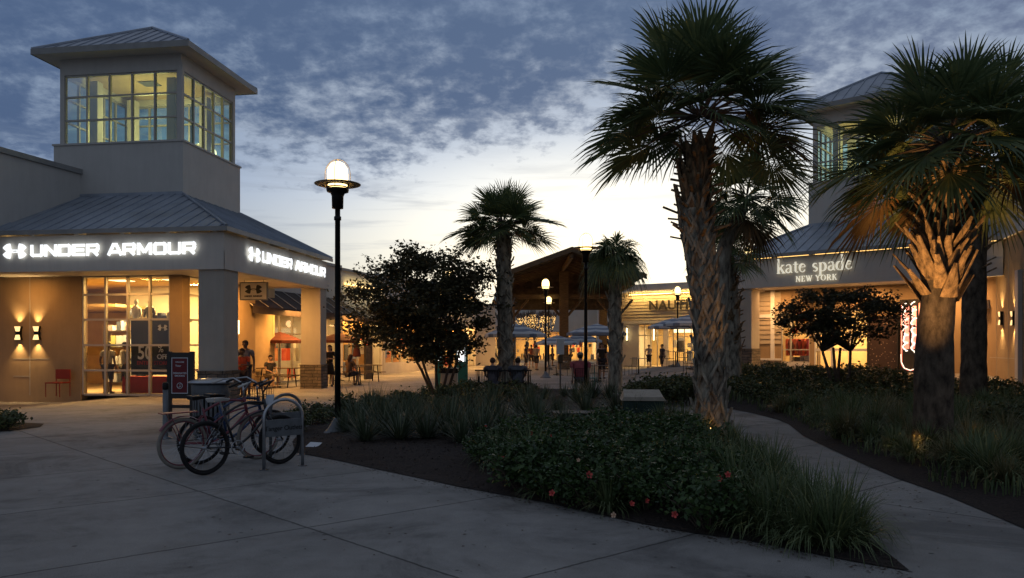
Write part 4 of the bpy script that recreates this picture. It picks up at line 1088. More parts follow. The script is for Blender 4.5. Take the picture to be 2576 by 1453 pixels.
# ================================================================ PALMS
def frond(mb, o, dirv, L, Rf, nl=44, droop=.25, spread=118, rnd=random, pm=None, pet=None, fold=.35):
    t = Vector(dirv).normalized(); up = VZ
    side = t.cross(up)
    if side.length < .05: side = Vector((1,0,0))
    side.normalize(); nrm = side.cross(t).normalized()
    # arching petiole
    pts = [o + t*(L*k/4) - VZ*(droop*.35*L*(k/4)**2) for k in range(5)]
    pet.tube(pts, [.022,.018,.015,.012,.010], 4, cap=False)
    c = pts[-1]; t2 = (pts[-1]-pts[-2]).normalized(); nrm = side.cross(t2).normalized(); roll = rnd.uniform(-.5,.5)
    side = (side*math.cos(roll)+nrm*math.sin(roll)).normalized(); nrm = side.cross(t2).normalized()
    for i in range(nl):
        f = -1 + 2*i/(nl-1); ph = R(spread)*f + rnd.uniform(-.02,.02)
        d = (t2*math.cos(ph) + side*math.sin(ph)); d = (d + nrm*fold*abs(f)).normalized()
        ln = Rf*(1-.22*abs(f)**2)*rnd.uniform(.90,1.06)
        dr = droop*rnd.uniform(.7,1.5)
        q = (side*math.cos(ph) - t2*math.sin(ph)).normalized()
        wm = R(spread)*ln*.42/nl*1.28
        base = c + t2*(.16*Rf*max(0, math.cos(ph)))
        p1 = base + d*(ln*.42) - VZ*(dr*ln*.06); p2 = base + d*(ln*.78) - VZ*(dr*ln*.26); p3 = base + d*ln - VZ*(dr*ln*.55)
        zz = nrm*(wm*.55 if i % 2 else -wm*.2)
        mb.add([base, p1-q*wm+zz, p1+q*wm-zz, p2-q*wm*.45+zz*.5, p2+q*wm*.45-zz*.5, p3], [(0,1,2),(1,3,4,2),(3,5,4)])
def crown(T, c, L, Rf, nf, seed, nl=44, lo=-.55, droop=.25, lean=(0,0), flat=1.0, dry=2, skipf=None, extra=(), upk=1.0):
    rnd = random.Random(seed); mb = MB(); pt = MB(); db = MB()
    for i in range(nf):
        u = (i+.5)/nf; cz = 1 - (1-lo)*u; cz = max(-.98, min(.99, cz+rnd.uniform(-.06,.06)))
        a = i*2.39996 + rnd.uniform(-.25,.25); s = math.sqrt(1-cz*cz)
        d = Vector((s*math.cos(a)*flat, s*math.sin(a)*flat, cz))
        if skipf and skipf(d): continue
        k = rnd.uniform(.85, 1.12)*(upk if d.z > .12 else 1)
        o = c + Vector((d.x*.12, d.y*.12, .05-.25*(1-cz)*.5))
        dd = db if i >= nf-dry else mb
        frond(dd, o, d, L*k, Rf*rnd.uniform(.9,1.08)*(upk**.4 if d.z > .12 else 1), nl, droop*(1.0+.9*(1-cz)), 118, rnd, pet=pt)
    for (d, L2, R2) in extra: frond(mb, c, Vector(d), L2, R2, nl, .3, 115, rnd, pet=pt)
    mb.mesh  # keep
    o = mb.build('crown', M['frond'], T); pt.build('leaf_stalk', M['stem'], o)
    if db.v: db.build('dry_fronds', M['frond_dry'], T)
def trunk(T, path, radii, seed, boots=None, n=20, bootlen=.34, spread=.35, crosslo=0.0, mat_='bark', tilt=.22):
    """path: local points bottom->top. boots=(t0,t1,count,mode)"""
    path = [Vector(p) for p in path]; mb = MB(); K = 26; pts = []; rr = []
    def at(t):
        s = t*(len(path)-1); i = min(int(s), len(path)-2); f = s-i
        return path[i].lerp(path[i+1], f), (path[i+1]-path[i]).normalized(), radii[i]*(1-f)+radii[i+1]*f
    rnd = random.Random(seed)
    for k in range(K+1):
        p, d, r = at(k/K); pts.append(p); rr.append(r*rnd.uniform(.97,1.04))
    mb.tube(pts, rr, n); tr = mb.build('trunk', M[mat_], T, smooth=True)
    if boots:
        for (t0, t1, cnt, mode) in boots:
            bb = MB()
            for i in range(cnt):
                t = t0+(t1-t0)*(i+rnd.random()*.5)/cnt; p, d, r = at(t); a = i*2.39996+rnd.uniform(-.15,.15)
                out = Vector((math.cos(a), math.sin(a), 0)); tan = Vector((-math.sin(a), math.cos(a), 0))
                if mode == 'lattice':
                    bl = bootlen*rnd.uniform(.85,1.2)
                    tip = p + out*(r*1.02+.045) + VZ*bl*.55
                    for s in (1,-1):
                        sw = .78
                        foot = p + (out*math.cos(sw) + tan*(s*math.sin(sw)))*(r*.99) - VZ*bl*.55
                        mid = p + (out*math.cos(sw*.55) + tan*(s*math.sin(sw*.55)))*(r*1.03+.012) - VZ*bl*.02
                        bb.tube([foot, mid, tip], [.030,.034,.026], 5)
                    ln = rnd.uniform(.02,.14)
                    bb.tube([tip-VZ*.03, tip+out*ln*.5+VZ*ln], [.036,.022], 5)
                elif mode == 'stub':
                    ln = bootlen*rnd.uniform(.5,1.1); dd = (out*rnd.uniform(.8,1.3)+VZ*rnd.uniform(.15,.7)+tan*rnd.uniform(-.2,.2)).normalized()
                    bb.obox(p+out*r*.9+dd*ln/2, .045, .03, ln, Matrix((tan, dd.cross(tan), dd)).transposed())
                else:
                    sm = .62 if mode == 'flare2' else 1.0
                    ln = sm*bootlen*rnd.uniform(.75,1.35); dd = (out*spread*(1.25 if sm < 1 else 1)*rnd.uniform(.7,1.5)+VZ+tan*rnd.uniform(-.35,.35)).normalized()
                    w0 = sm*rnd.uniform(.065,.10)*(1.35 if mode == 'flare3' else 1); w1 = w0*rnd.uniform(.16,.36); o0 = p+out*(r*.93)
                    nn_ = dd.cross(tan).normalized(); nn_ = nn_ if nn_.dot(out) > 0 else -nn_
                    th = .018; e = o0+dd*ln; m_ = o0+dd*ln*.5+nn_*.01
                    vs = []
                    for q, ww in ((o0-VZ*.05, w0*1.15), (m_, w0*.72), (e, w1)):
                        vs += [q-tan*ww, q+tan*ww, q+tan*ww*.8+nn_*th, q+nn_*th*1.5, q-tan*ww*.8+nn_*th]
                    bb.add(vs, [(0,1,6,5),(1,2,7,6),(2,3,8,7),(3,4,9,8),(4,0,5,9),(5,6,11,10),(6,7,12,11),(7,8,13,12),(8,9,14,13),(9,5,10,14),(10,11,12,13,14)])
            tag(bb.build('leaf_bases', M['boot' if mode != 'lattice' else 'bark'], tr), kind='stuff')
    return tr
def palm(name_label, base, group='cabbage palms'):
    return thing('palm_tree', name_label, 'palm tree', base, 0, group)
# nearest palm
g = G(1790, 1112); Dn = g.y
def rel(px, py, base, dy=0.0):
    D = base.y+dy; return Vector(((px-1287.5)/1900*D-base.x, dy, zat(py, D)-base.z))
T = palm('tallest palm with criss-crossed trunk standing where the bed meets the curved path', g)
trunk(T, [rel(1790,1125,g), rel(1787,1010,g), rel(1783,880,g), rel(1775,760,g), rel(1762,640,g), rel(1745,540,g), rel(1748,440,g), rel(1762,360,g)], [.255,.225,.20,.20,.215,.225,.20,.15], 3,
      boots=[(.02,.74,84,'lattice'),(.62,.98,64,'stub'),(.70,.99,46,'flare')], bootlen=.36, spread=.25)
c1 = rel(1765, 285, g)
crown(T, c1, .80, 1.05, 40, 7, nl=46, lo=-.22, droop=.22,
      skipf=lambda d: d.z < .05 and d.x < -.1 and d.z < -.12, extra=(((-1.05,-.2,-.30),1.25,.95),((-.95,.2,-.42),1.1,.9),((1.0,-.1,.02),1.35,1.0),((1.0,.1,-.55),1.3,.95),((.7,-.5,-.5),1.2,.9)))
# right palm with big leaf bases
g = G(2345, 1140)
T = palm('thick palm on the right with pale splayed leaf bases lit from below', g)
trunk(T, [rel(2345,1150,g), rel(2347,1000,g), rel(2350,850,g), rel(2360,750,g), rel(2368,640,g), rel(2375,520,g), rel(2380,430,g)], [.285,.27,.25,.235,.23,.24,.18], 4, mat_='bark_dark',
      boots=[(.50,.61,16,'flare3'),(.56,.72,30,'flare'),(.64,1.0,120,'flare2')], bootlen=.48, spread=.62, tilt=.6)
crown(T, rel(2385,355,g), .82, 1.02, 46, 12, nl=46, lo=-.55, droop=.25, dry=3, upk=.76, extra=(((-1,-.1,-.20),1.3,1.0),((-.8,-.6,-.35),1.1,1.0)))
lamp('SPOT', g+Vector((-1.0,-1.5,.25)), 900, (1.0,.52,.17), None, target=g+Vector((.15,0,3.35)), size=.06, spot=R(40), blend=1.0, name='palm_uplight')
lamp('SPOT', g+Vector((-1.3,-1.3,.25)), 230, (1.0,.56,.20), None, target=g+Vector((-.3,0,4.6)), size=.06, spot=R(48), blend=1.0, name='palm_uplight')
# darker palm behind it
g = PX(2447, 17.5)
T = palm('shadowed palm standing right behind the thick lit palm', g)
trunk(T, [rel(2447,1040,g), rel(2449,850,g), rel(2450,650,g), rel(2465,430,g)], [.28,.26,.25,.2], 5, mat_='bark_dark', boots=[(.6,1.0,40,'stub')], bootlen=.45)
crown(T, rel(2475,330,g), .95, 1.1, 38, 15, nl=38, lo=-.35, droop=.25)
# small palm, left of centre
g = PX(1272, 26)
T = palm('single palm left of centre, in front of the plaza bench', g)
trunk(T, [rel(1272,990,g), rel(1271,860,g), rel(1268,720,g), rel(1266,600,g), rel(1266,560,g)], [.27,.25,.26,.24,.17], 6, boots=[(.1,.8,46,'lattice'),(.6,.95,26,'stub')], bootlen=.22)
crown(T, rel(1266,560,g), 0.62, .92, 44, 19, nl=40, lo=-.42, droop=.18, skipf=None, extra=(((-1,-.1,-.12),1.15,1.0),((1,-.1,.12),1.15,1.0),((1,.1,-.28),1.1,.95),((-.9,0,-.4),.95,.9)))
# narrow palm
g = PX(1548, 26)
T = palm('slim palm with narrow drooping crown right of the tall lamp post', g)
trunk(T, [rel(1547,1000,g), rel(1548,850,g), rel(1545,740,g), rel(1543,640,g)], [.25,.235,.20,.14], 8, boots=[(.2,.95,30,'lattice')], bootlen=.2)
crown(T, rel(1545,650,g), .50, .80, 26, 22, nl=34, lo=.05, droop=.95, flat=.5, dry=0)
# two palms behind the nearest one
g = PX(1840, 23)
T = palm('smaller palm partly hidden behind the tallest palm trunk, with ragged stubs', g)
trunk(T, [rel(1846,1010,g), rel(1843,860,g), rel(1838,740,g), rel(1833,640,g)], [.24,.24,.22,.15], 9, boots=[(.3,1.0,60,'stub'),(.3,1.0,26,'flare')], bootlen=.30, spread=.6)
crown(T, rel(1833,625,g), .50, .72, 26, 23, nl=34, lo=-.5, droop=.3)
g = PX(1800, 18.5)
T = palm('mid palm whose crown fills the gap behind the tallest palm', g)
trunk(T, [rel(1800,1035,g), rel(1806,800,g), rel(1822,620,g), rel(1868,520,g)], [.22,.2,.18,.14], 10)
crown(T, rel(1878,490,g), .52, .80, 30, 27, nl=36, lo=-.75, droop=.28)

# ================================================================ BROADLEAF TREES
def leaf_cloud(mb, c, rx, ry, rz, n, size, rnd, clumps=26, cs=.32, shell=.5):
    cl = []
    for i in range(clumps):
        while True:
            p = Vector((rnd.uniform(-1,1), rnd.uniform(-1,1), rnd.uniform(-1,1)))
            if shell < p.length < 1: break
        cl.append((Vector((p.x*rx, p.y*ry, p.z*rz)), rnd.uniform(.6,1.35)*cs))
    for i in range(n):
        cc, s = cl[rnd.randrange(len(cl))]
        p = c + cc + Vector((rnd.gauss(0,.5)*s*rx, rnd.gauss(0,.5)*s*ry, rnd.gauss(0,.42)*s*rz))
        leafq(mb, p, size*rnd.uniform(.6,1.3), rnd)
    return cl
def leafq(mb, p, s, rnd, up=.3):
    a = Vector((rnd.gauss(0,1), rnd.gauss(0,1), rnd.gauss(0,.6))).normalized(); n_ = Vector((rnd.gauss(0,1), rnd.gauss(0,1), rnd.gauss(0,1)+up)).normalized()
    q = a.cross(n_).normalized()
    mb.add([p-a*s*.5, p+q*s*.26, p+a*s*.5, p-q*s*.26], [(0,1,2,3)])
def crape(base, c, rx, ry, rz, n, size, seed, label, stems, clumps=60, cs=.22):
    rnd = random.Random(seed)
    T = thing('crape_myrtle_tree', label, 'tree', base, 0, 'multi-stemmed small trees')
    mb = MB()
    mb2 = MB()
    cl = leaf_cloud(mb, c, rx, ry, rz, n, size, rnd, clumps, cs, .25)
    for i, (cc, s) in enumerate(cl):
        if i % 2 == 0:
            e = c+cc; m_ = Vector((stems[i % len(stems)][1][0], stems[i % len(stems)][1][1], stems[i % len(stems)][1][2]))
            mb2.tube([m_, m_.lerp(e,.5)+Vector((rnd.uniform(-.1,.1),rnd.uniform(-.1,.1),.08)), e+(e-c)*.10], [.03,.016,.005], 4)
    for f, m_ in stems:
        f, m_ = Vector(f), Vector(m_)
        mb2.tube([f, f.lerp(m_,.5)+Vector((rnd.uniform(-.06,.06),0,0)), m_], [.055,.045,.035], 7)
    # ragged twigs with leaves past the outline
    for i in range(46):
        a = rnd.uniform(0, 2*math.pi); el = rnd.uniform(-.2, 1.0)
        d = Vector((math.cos(a)*math.cos(el)*rx, math.sin(a)*math.cos(el)*ry, math.sin(el)*rz*1.05))
        p0_ = c+d*.8; p1_ = c+d*rnd.uniform(1.08,1.28)
        mb2.tube([p0_, p1_], [.010,.004], 3)
        for k in range(26):
            leafq(mb, p0_.lerp(p1_, k/26)+Vector((rnd.gauss(0,.06),rnd.gauss(0,.06),rnd.gauss(0,.05))), size*rnd.uniform(.6,1.1), rnd)
    mb.build('crown', M['leaf_crape'], T); mb2.build('trunk', M['stem'], T, smooth=True)
g = PX(1100, 25)
crape(g, Vector((-.45,0,2.95)), 2.55, 1.9, 1.88, 22000, .15, 41, 'dark bushy crape myrtle left of centre hiding the lit shops behind',
      [((-.1,0,0),(-.55,0,1.3)),((0,0,0),(.0,.1,1.4)),((.15,0,0),(.5,0,1.3)),((-.2,.2,0),(-1.0,.2,1.6)),((.3,.1,0),(.75,-.1,1.5))], 120, .20)
g = PX(2108, 21.5)
crape(g, Vector((.05,0,2.2)), 1.66, 1.3, .78, 7600, .115, 43, 'low spreading crape myrtle in front of the right store window',
      [((-.15,0,0),(-.45,0,1.2)),((0,0,0),(-.1,.1,1.3)),((.2,0,0),(.35,0,1.2)),((.1,.15,0),(.15,.2,1.3))], 85, .22)
# leafless string lit trees seen through the pavilion
for i, (px, D) in enumerate(((1345,74),(1375,78),(1325,80))):
    g = PX(px, D); rnd = random.Random(60+i)
    T = thing('bare_tree', ('nearest','middle','farthest')[i]+' leafless tree wound with string lights beyond the pavilion', 'tree', g, 0, 'string lit trees')
    b = MB(); b2 = MB(); b.tube([(0,0,0),(0,0,2.2)], [.16,.12], 6)
    def br(p, d, L, r, lv):
        e = p+d*L; b.tube([p, e], [r, r*.6], 4)
        for k in range(4): 
            if lv > 0: q = p.lerp(e, rnd.random()); b2.obox(q+Vector((0,-r-.03,0)), .035, .035, .035)
        if lv: 
            for k in range(3): br(e, (d+Vector((rnd.uniform(-.6,.6), rnd.uniform(-.6,.6), rnd.uniform(-.05,.5)))).normalized(), L*.75, r*.6, lv-1)
    for k in range(5): br(Vector((0,0,2.1)), Vector((math.cos(k*1.3)*.5, math.sin(k*1.3)*.5, 1)).normalized(), 1.2, .09, 3)
    b.build('trunk', M['stem'], T); tag(b2.build('string_lights', M['E_amber'], T), kind='stuff')

# ================================================================ PLANTING
def shrub_mesh(seed, n, size, rx, rz, m):
    rnd = random.Random(seed); mb = MB(); st = MB()
    for k in range(26):
        a = rnd.uniform(0, 2*math.pi); rr_ = rx*math.sqrt(rnd.random()); h = rz*(1-.35*(rr_/rx)**2)*rnd.uniform(.75,1.1)
        p0_ = Vector((rr_*.25*math.cos(a), rr_*.25*math.sin(a), 0)); p1_ = Vector((rr_*math.cos(a), rr_*math.sin(a), h))
        st.tube([p0_, p0_.lerp(p1_,.6)+VZ*.05, p1_], [.008,.006,.003], 3, cap=False)
        for j in range(n//26):
            t = rnd.random()**.6; q = p0_.lerp(p1_, .25+.78*t)+Vector((rnd.gauss(0,.055), rnd.gauss(0,.055), rnd.gauss(0,.04)))
            leafq(mb, q, size*rnd.uniform(.6,1.3), rnd, .8)
    return mb.mesh('foliage', M[m]), st.mesh('stems', M['stem'])
def proto_from(name, label, cat, group, meshes):
    t = thing(name, label, cat, (0,0,-50), 0, group)
    for nm, me in meshes: link(bpy.data.objects.new(nm, me), t)
    return t
def place(protos, pts, used, sc0=(.85,1.2)):
    for i, (p, lab) in enumerate(pts):
        k = random.randrange(len(protos)); s = random.uniform(*sc0)
        if not used.get(k):
            used[k] = 1; o = protos[k]; o.location = p; o.rotation_euler = (0,0,random.uniform(0,6.28)); o.scale = (s,s,s*random.uniform(.9,1.1))
            if lab: o['label'] = lab
        else: dup(protos[k], p, random.uniform(0,6.28), lab, (s,s,s*random.uniform(.9,1.1)))
def flower(mb, c, d, s, rnd):
    d = Vector(d).normalized(); a = d.orthogonal().normalized(); q = d.cross(a)
    for k in range(5):
        t = 2*math.pi*k/5; e = a*math.cos(t)+q*math.sin(t); f = a*math.cos(t+1.2)+q*math.sin(t+1.2)
        g_ = (e+f).normalized(); mb.add([c-d*s*.35, c+d*s*.25+e*s*.34, c+d*s*.42+e*s*.52+f*s*.12, c+d*s*.45+g_*s*.66, c+d*s*.42+f*s*.52+e*s*.12, c+d*s*.25+f*s*.34], [(0,1,2,3,4,5)])
random.seed(77)
# --- hibiscus mass in the foreground bed
hib = [proto_from('flowering_shrub', 'leafy green shrub in the dense foreground mass of the bed', 'shrub', 'flowering shrubs massed in the foreground bed', list(zip(('foliage','stems'), shrub_mesh(100+i, 1350, .062, .46, .47, 'leaf_hib')))) for i in range(3)]
zone = gl([(1225,1215),(1330,1248),(1450,1275),(1590,1300),(1720,1328),(1810,1335),(1830,1270),(1810,1220),(1770,1170),(1740,1135),(1650,1125),(1500,1122),(1380,1128),(1290,1145),(1220,1165)])
pts = []
x0 = min(p[0] for p in zone); x1 = max(p[0] for p in zone); y0 = min(p[1] for p in zone); y1 = max(p[1] for p in zone)
y = y0
while y < y1:
    x = x0
    while x < x1:
        q = (x+random.uniform(-.12,.12), y+random.uniform(-.12,.12))
        if inpoly(*q, zone): pts.append((Vector((q[0], q[1], bedz(q[0], q[1], bedA)-.02)), None))
        x += .42
    y += .42
place(hib, pts, {}, (.78,1.12))
# blossoms belong to shrubs: give each a shrub nearest to it
allsh = [o for o in sc.collection.objects if o.name.startswith('flowering_shrub')]
fl = [(1477,1196,.085),(1388,1241,.075),(1385,1098,.05),(1337,1092,.055),(1477,1087,.05),(1222,1074,.05),(1583,1267,.055),(1690,1292,.06),(1265,1151,.045),(1452,1158,.045),(1744,1128,.05),(1800,1205,.06),(1750,1140,.04),(1822,1195,.055),(1540,1295,.05),(1620,1258,.05),(1600,1092,.04)]
bpy.context.view_layer.update()
for i, (px, py, s) in enumerate(fl):
    # put the flower at the height of the foliage surface on that viewing ray
    best = None
    for hh in (.45,.38,.3,.22,.15):
        k = (px-1287.5)/1900; D = (1.6-.05-hh)/((py-870)/1900); p = Vector((k*D, D, hh+.05))
        near = min(allsh, key=lambda o: (Vector(o.location[:2])-Vector(p[:2])).length); dd = (Vector(near.location[:2])-Vector(p[:2])).length
        if best is None or dd < best[0]-.12: best = (dd, p, near)
    dd, p, near = best
    rnd = random.Random(i); mb = MB(); inv = near.matrix_world.inverted(); s *= .55
    p = p + Vector((0,-.10,.02))
    lp = inv @ p; ld = (inv.to_3x3() @ Vector((rnd.uniform(-.6,.6), -1, rnd.uniform(0,.7)))).normalized()
    flower(mb, lp, ld, s*1.35, rnd)
    mb.build('flower', M['petal' if i % 5 != 4 else 'petal_pale'], near)
# --- grass clumps (liriope)
def clump_mesh(seed, n, L, w_, m, upr=.9, arch=.8, bs=.5):
    rnd = random.Random(seed); mb = MB()
    for i in range(n):
        a = rnd.uniform(0, 2*math.pi); d = Vector((math.cos(a), math.sin(a), 0)); l = L*rnd.uniform(.6,1.15); tilt = rnd.uniform(.1,1.0)*arch; q = Vector((-d.y, d.x, 0))
        p = d*rnd.uniform(0,.05*L/.4); pr_ = []
        ang = math.pi/2 - tilt*bs
        for k in range(5):
            ww = w_*(1-.9*(k/4)**1.5); pr_.append((p.copy(), ww)); p = p + (d*math.cos(ang)+VZ*math.sin(ang))*(l/4); ang -= tilt*upr*(.35+.25*k)
        vs = []; 
        for pp, ww in pr_: vs += [pp-q*ww, pp+q*ww]
        mb.add(vs, [(2*k, 2*k+1, 2*k+3, 2*k+2) for k in range(4)])
    return mb.mesh('blades', M[m])
lir = [proto_from('grass_clump', 'arching grass clump along the path edge of the foreground bed', 'grass clump', 'arching grass clumps edging the foreground bed', [('blades', clump_mesh(200+i, 190, .50, .0085, 'grass', .75, 1.35, .75))]) for i in range(3)]
pts = []
ec = [(1790,1135),(1840,1150),(1880,1180),(1830,1200),(1890,1215),(1940,1215),(1880,1250),(1950,1255),(2010,1262),(1850,1290),(1920,1295),(1985,1300),(2045,1300),(1890,1325),(1960,1335),(2030,1335),(2085,1325),(2120,1350),(2060,1365),(1995,1368),(2130,1378),(2090,1385),(1780,1170),(1830,1230),(2035,1375),(1930,1350),(1700,1110),(1740,1095),(1660,1075),(1690,1060),(1720,1075),(1640,1055),(1840,1125),(1765,1120),(1600,1062),(1870,1150),(1908,1178),(1815,1265),(1790,1240),(1975,1235),(1860,1340),(2155,1372)]
ec += [(1300,1180),(1420,1225),(1550,1215),(1480,1160),(1660,1190),(1600,1275),(1380,1255),(1700,1240),(1530,1290),(1250,1190),(1620,1140),(1340,1210)]
for px, py in ec:
    g = G(px, py); pts.append((Vector((g.x, g.y, bedz(g.x, g.y, bedA)-.01)), None))
place(lir, pts, {}, (.8,1.15))
# --- upright spiky clumps
yuc = [proto_from('yucca_plant', 'spiky yucca-like clump in the middle of the bed', 'plant', 'spiky clumps in the middle of the bed', [('blades', clump_mesh(300+i, 190, .72, .011, 'yucca', .12, 1.0, 1.35))]) for i in range(3)]
pts = []
for px, py in ((960,1105),(900,1090),(1075,1118),(1010,1075),(1140,1085),(1215,1065),(1255,1092),(1310,1055),(1345,1075),(1400,1050),(1475,1055),(1550,1050),(1590,1040),(1370,1012),(1420,1006),(1490,1010),(1585,1005),(1530,1010),(1450,1022),(1330,1030),(1180,1055),(1100,1070),(1240,1040),(920,1125),(1005,1120),(870,1100),(1040,1095),(1130,1110),(1210,1125),(1350,1100),(1420,1090),(1500,1095),(1160,1130),(1060,1060),(1470,1004),(1600,1000),(940,1068),(1290,1110),(1180,1100)):
    g = G(px, py); pts.append((Vector((g.x, g.y, bedz(g.x, g.y, bedA)-.01)), None))
place(yuc, pts, {}, (.62,1.02))
# --- low shrubs at the back of the foreground bed
low = [proto_from('low_shrub', 'low twiggy shrub along the back edge of the foreground bed', 'shrub', 'low shrubs along the back of the bed', list(zip(('foliage','stems'), shrub_mesh(400+i, 900, .07, .45, .42, 'leaf')))) for i in range(2)]
pts = []
for px, py in ((745,1085),(780,1068),(812,1058),(870,1058),(900,1055),(930,1045),(970,1040),(1010,1030),(1050,1022),(1090,1012),(1130,1010),(1170,1002),(1210,1000),(1250,998),(1290,1000),(1040,1045),(980,1060),(1330,995),(1130,1035),(1090,1050),(1200,1022),(1280,1020)):
    g = G(px, py); pts.append((Vector((g.x, g.y, bedz(g.x, g.y, bedA)-.02)), None))
place(low, pts, {}, (.8,1.2))
# --- bush in the plaza bed beyond
dark = [proto_from('round_shrub', 'rounded dark shrub behind the green box, in front of the clapboard store', 'shrub', 'rounded dark shrubs beyond the path', list(zip(('foliage','stems'), shrub_mesh(450+i, 1100, .10, .62, .72, 'leaf')))) for i in range(2)]
pts = [(PX(px, D)-VZ*.03, None) for px, D in ((1640,21),(1668,20.5),(1700,21),(1730,20),(1655,22.3),(1690,22.5),(1725,22.5),(1620,20.2))]
place(dark, pts, {}, (.85,1.15))
# --- right bed: dark shrubs at the back and grass clumps in front
far = [proto_from('dark_shrub', 'dark shrub in the row in front of the right store', 'shrub', 'dark shrubs in the right bed', list(zip(('foliage','stems'), shrub_mesh(500+i, 900, .09, .60, .42, 'leaf')))) for i in range(2)]
def inB(x, y): return inpoly(x, y, bedB) and edist(x, y, bedB) > .35
pts = []; random.seed(88)
y = 13
while y < 27:
    x = 3
    while x < 16:
        q = (x+random.uniform(-.25,.25), y+random.uniform(-.25,.25)); k = 1287.5+1900*q[0]/q[1]
        if inB(*q) and k < 2650 and ((q[1] > 17.0) or k > 2420) and edist(q[0], q[1], bedB) > .7: pts.append((Vector((q[0], q[1], bedz(q[0], q[1], bedB)-.03)), None))
        x += .95
    y += .85
place(far, pts, {}, (.8,1.15))
gr = [proto_from('grass_tuft', 'soft grass tuft in the right bed beside the curved path', 'grass clump', 'grass tufts in the right bed', [('blades', clump_mesh(600+i, 220, .50, .010, ('grass','grass_dry','grass')[i], .75, 1.25, .6))]) for i in range(3)]
pts = []; y = 7.0
while y < 19.5:
    x = 2
    while x < 15:
        q = (x+random.uniform(-.2,.2), y+random.uniform(-.2,.2)); k = 1287.5+1900*q[0]/q[1]
        if inB(*q) and k < 2640 and edist(q[0], q[1], bedB) > (.40 if y > 12 else .55) and (q[1] < 17.8): pts.append((Vector((q[0], q[1], bedz(q[0], q[1], bedB)-.02)), None))
        x += .50
    y += .52
random.shuffle(pts); pts = pts[:285]
place(gr, pts, {}, (.75,1.2))
# low grassy cover between the tufts
rnd = random.Random(91); mb = MB(); n_ = 0
while n_ < 16000:
    x, y = rnd.uniform(1.5,15), rnd.uniform(6.5,24)
    if rnd.random() < (y-6)/40 or not inpoly(x, y, bedB): continue
    dd_ = edist(x, y, bedB)
    if dd_ < .30+.35*noise.noise(Vector((x*1.3, y*1.3, 0))): continue
    z = bedz(x, y, bedB)-.01; a = rnd.uniform(0,6.28); d = Vector((math.cos(a), math.sin(a), 0)); q = Vector((-d.y, d.x, 0)); l = rnd.uniform(.15,.34)*min(1, dd_+.4); p = Vector((x, y, z)); n_ += 1
    lean_ = rnd.uniform(.1,.6); m_ = p+d*l*lean_*.4+VZ*l*.7; e = m_+d*l*lean_+VZ*l*rnd.uniform(-.1,.35)
    mb.add([p-q*.008, p+q*.008, m_+q*.008, m_-q*.008, e], [(0,1,2,3),(3,2,4)])
tag(mb.build('ground_cover', M['grass']), 'low grassy ground cover filling the right bed', 'ground cover', kind='stuff')
# tiny shrub at the far left edge
cs_ = [proto_from('hedge_shrub', 'dark shrub cut by the left edge of the picture', 'shrub', 'shrubs at the left edge', list(zip(('foliage','stems'), shrub_mesh(700, 900, .08, .5, .35, 'leaf'))))]
place(cs_, [(Vector((-9.72,14.35,0)),None),(Vector((-10.2,14.9,0)),None)], {})
# --- litter
rnd = random.Random(9); mb = MB()
for i in range(1100):
    if i >= 520:
        k_ = rnd.randrange(14); a_, c_ = Vector(bedA[k_]), Vector(bedA[k_+1]); q_ = a_.lerp(c_, rnd.random()); x, y = q_.x-abs(rnd.gauss(0,.07)), q_.y-abs(rnd.gauss(0,.09))
    elif i < 260:
        t = rnd.random(); a = Vector(G(1960+rnd.gauss(0,90)+t*300, 1130+t*160)); x, y = a.x+rnd.gauss(0,.3), a.y+rnd.gauss(0,.25)
    else: x, y = rnd.uniform(-3,6), rnd.uniform(5.2,9.5)
    if inpoly(x, y, bedA) or inpoly(x, y, bedB): continue
    s = rnd.uniform(.006,.022); a = rnd.uniform(0,6.28); d = Vector((math.cos(a), math.sin(a), 0)); q = Vector((-d.y, d.x, 0)); p = Vector((x, y, terr(x, y)+.006))
    mb.add([p-d*s, p+q*s*.4+VZ*.004, p+d*s, p-q*s*.4], [(0,1,2,3)])
tag(mb.build('leaf_litter', M['stem']), 'scattered dark leaf bits on the concrete path', 'leaf litter', kind='stuff')
rnd = random.Random(10); mb = MB()
for i in range(6500):
    for _ in range(30):
        x, y = rnd.uniform(-6.5,5.5), rnd.uniform(5.3,13.5)
        if inpoly(x, y, bedA): break
    else: continue
    s = rnd.uniform(.008,.03); p = Vector((x, y, bedz(x, y, bedA)+.006)); d = Vector((rnd.gauss(0,1), rnd.gauss(0,1), rnd.gauss(0,.3))).normalized(); q = d.cross(Vector((rnd.gauss(0,.3), rnd.gauss(0,.3), 1))).normalized()
    mb.add([p-d*s-q*s*.25, p-d*s+q*s*.25, p+d*s+q*s*.2, p+d*s-q*s*.2], [(0,1,2,3)])
chip = leafmat('wood_chip', (.012,.009,.007), (.055,.040,.030), .9, .0)
tag(mb.build('mulch_chips', chip), 'dark wood chips covering the planting bed', 'mulch', kind='stuff')
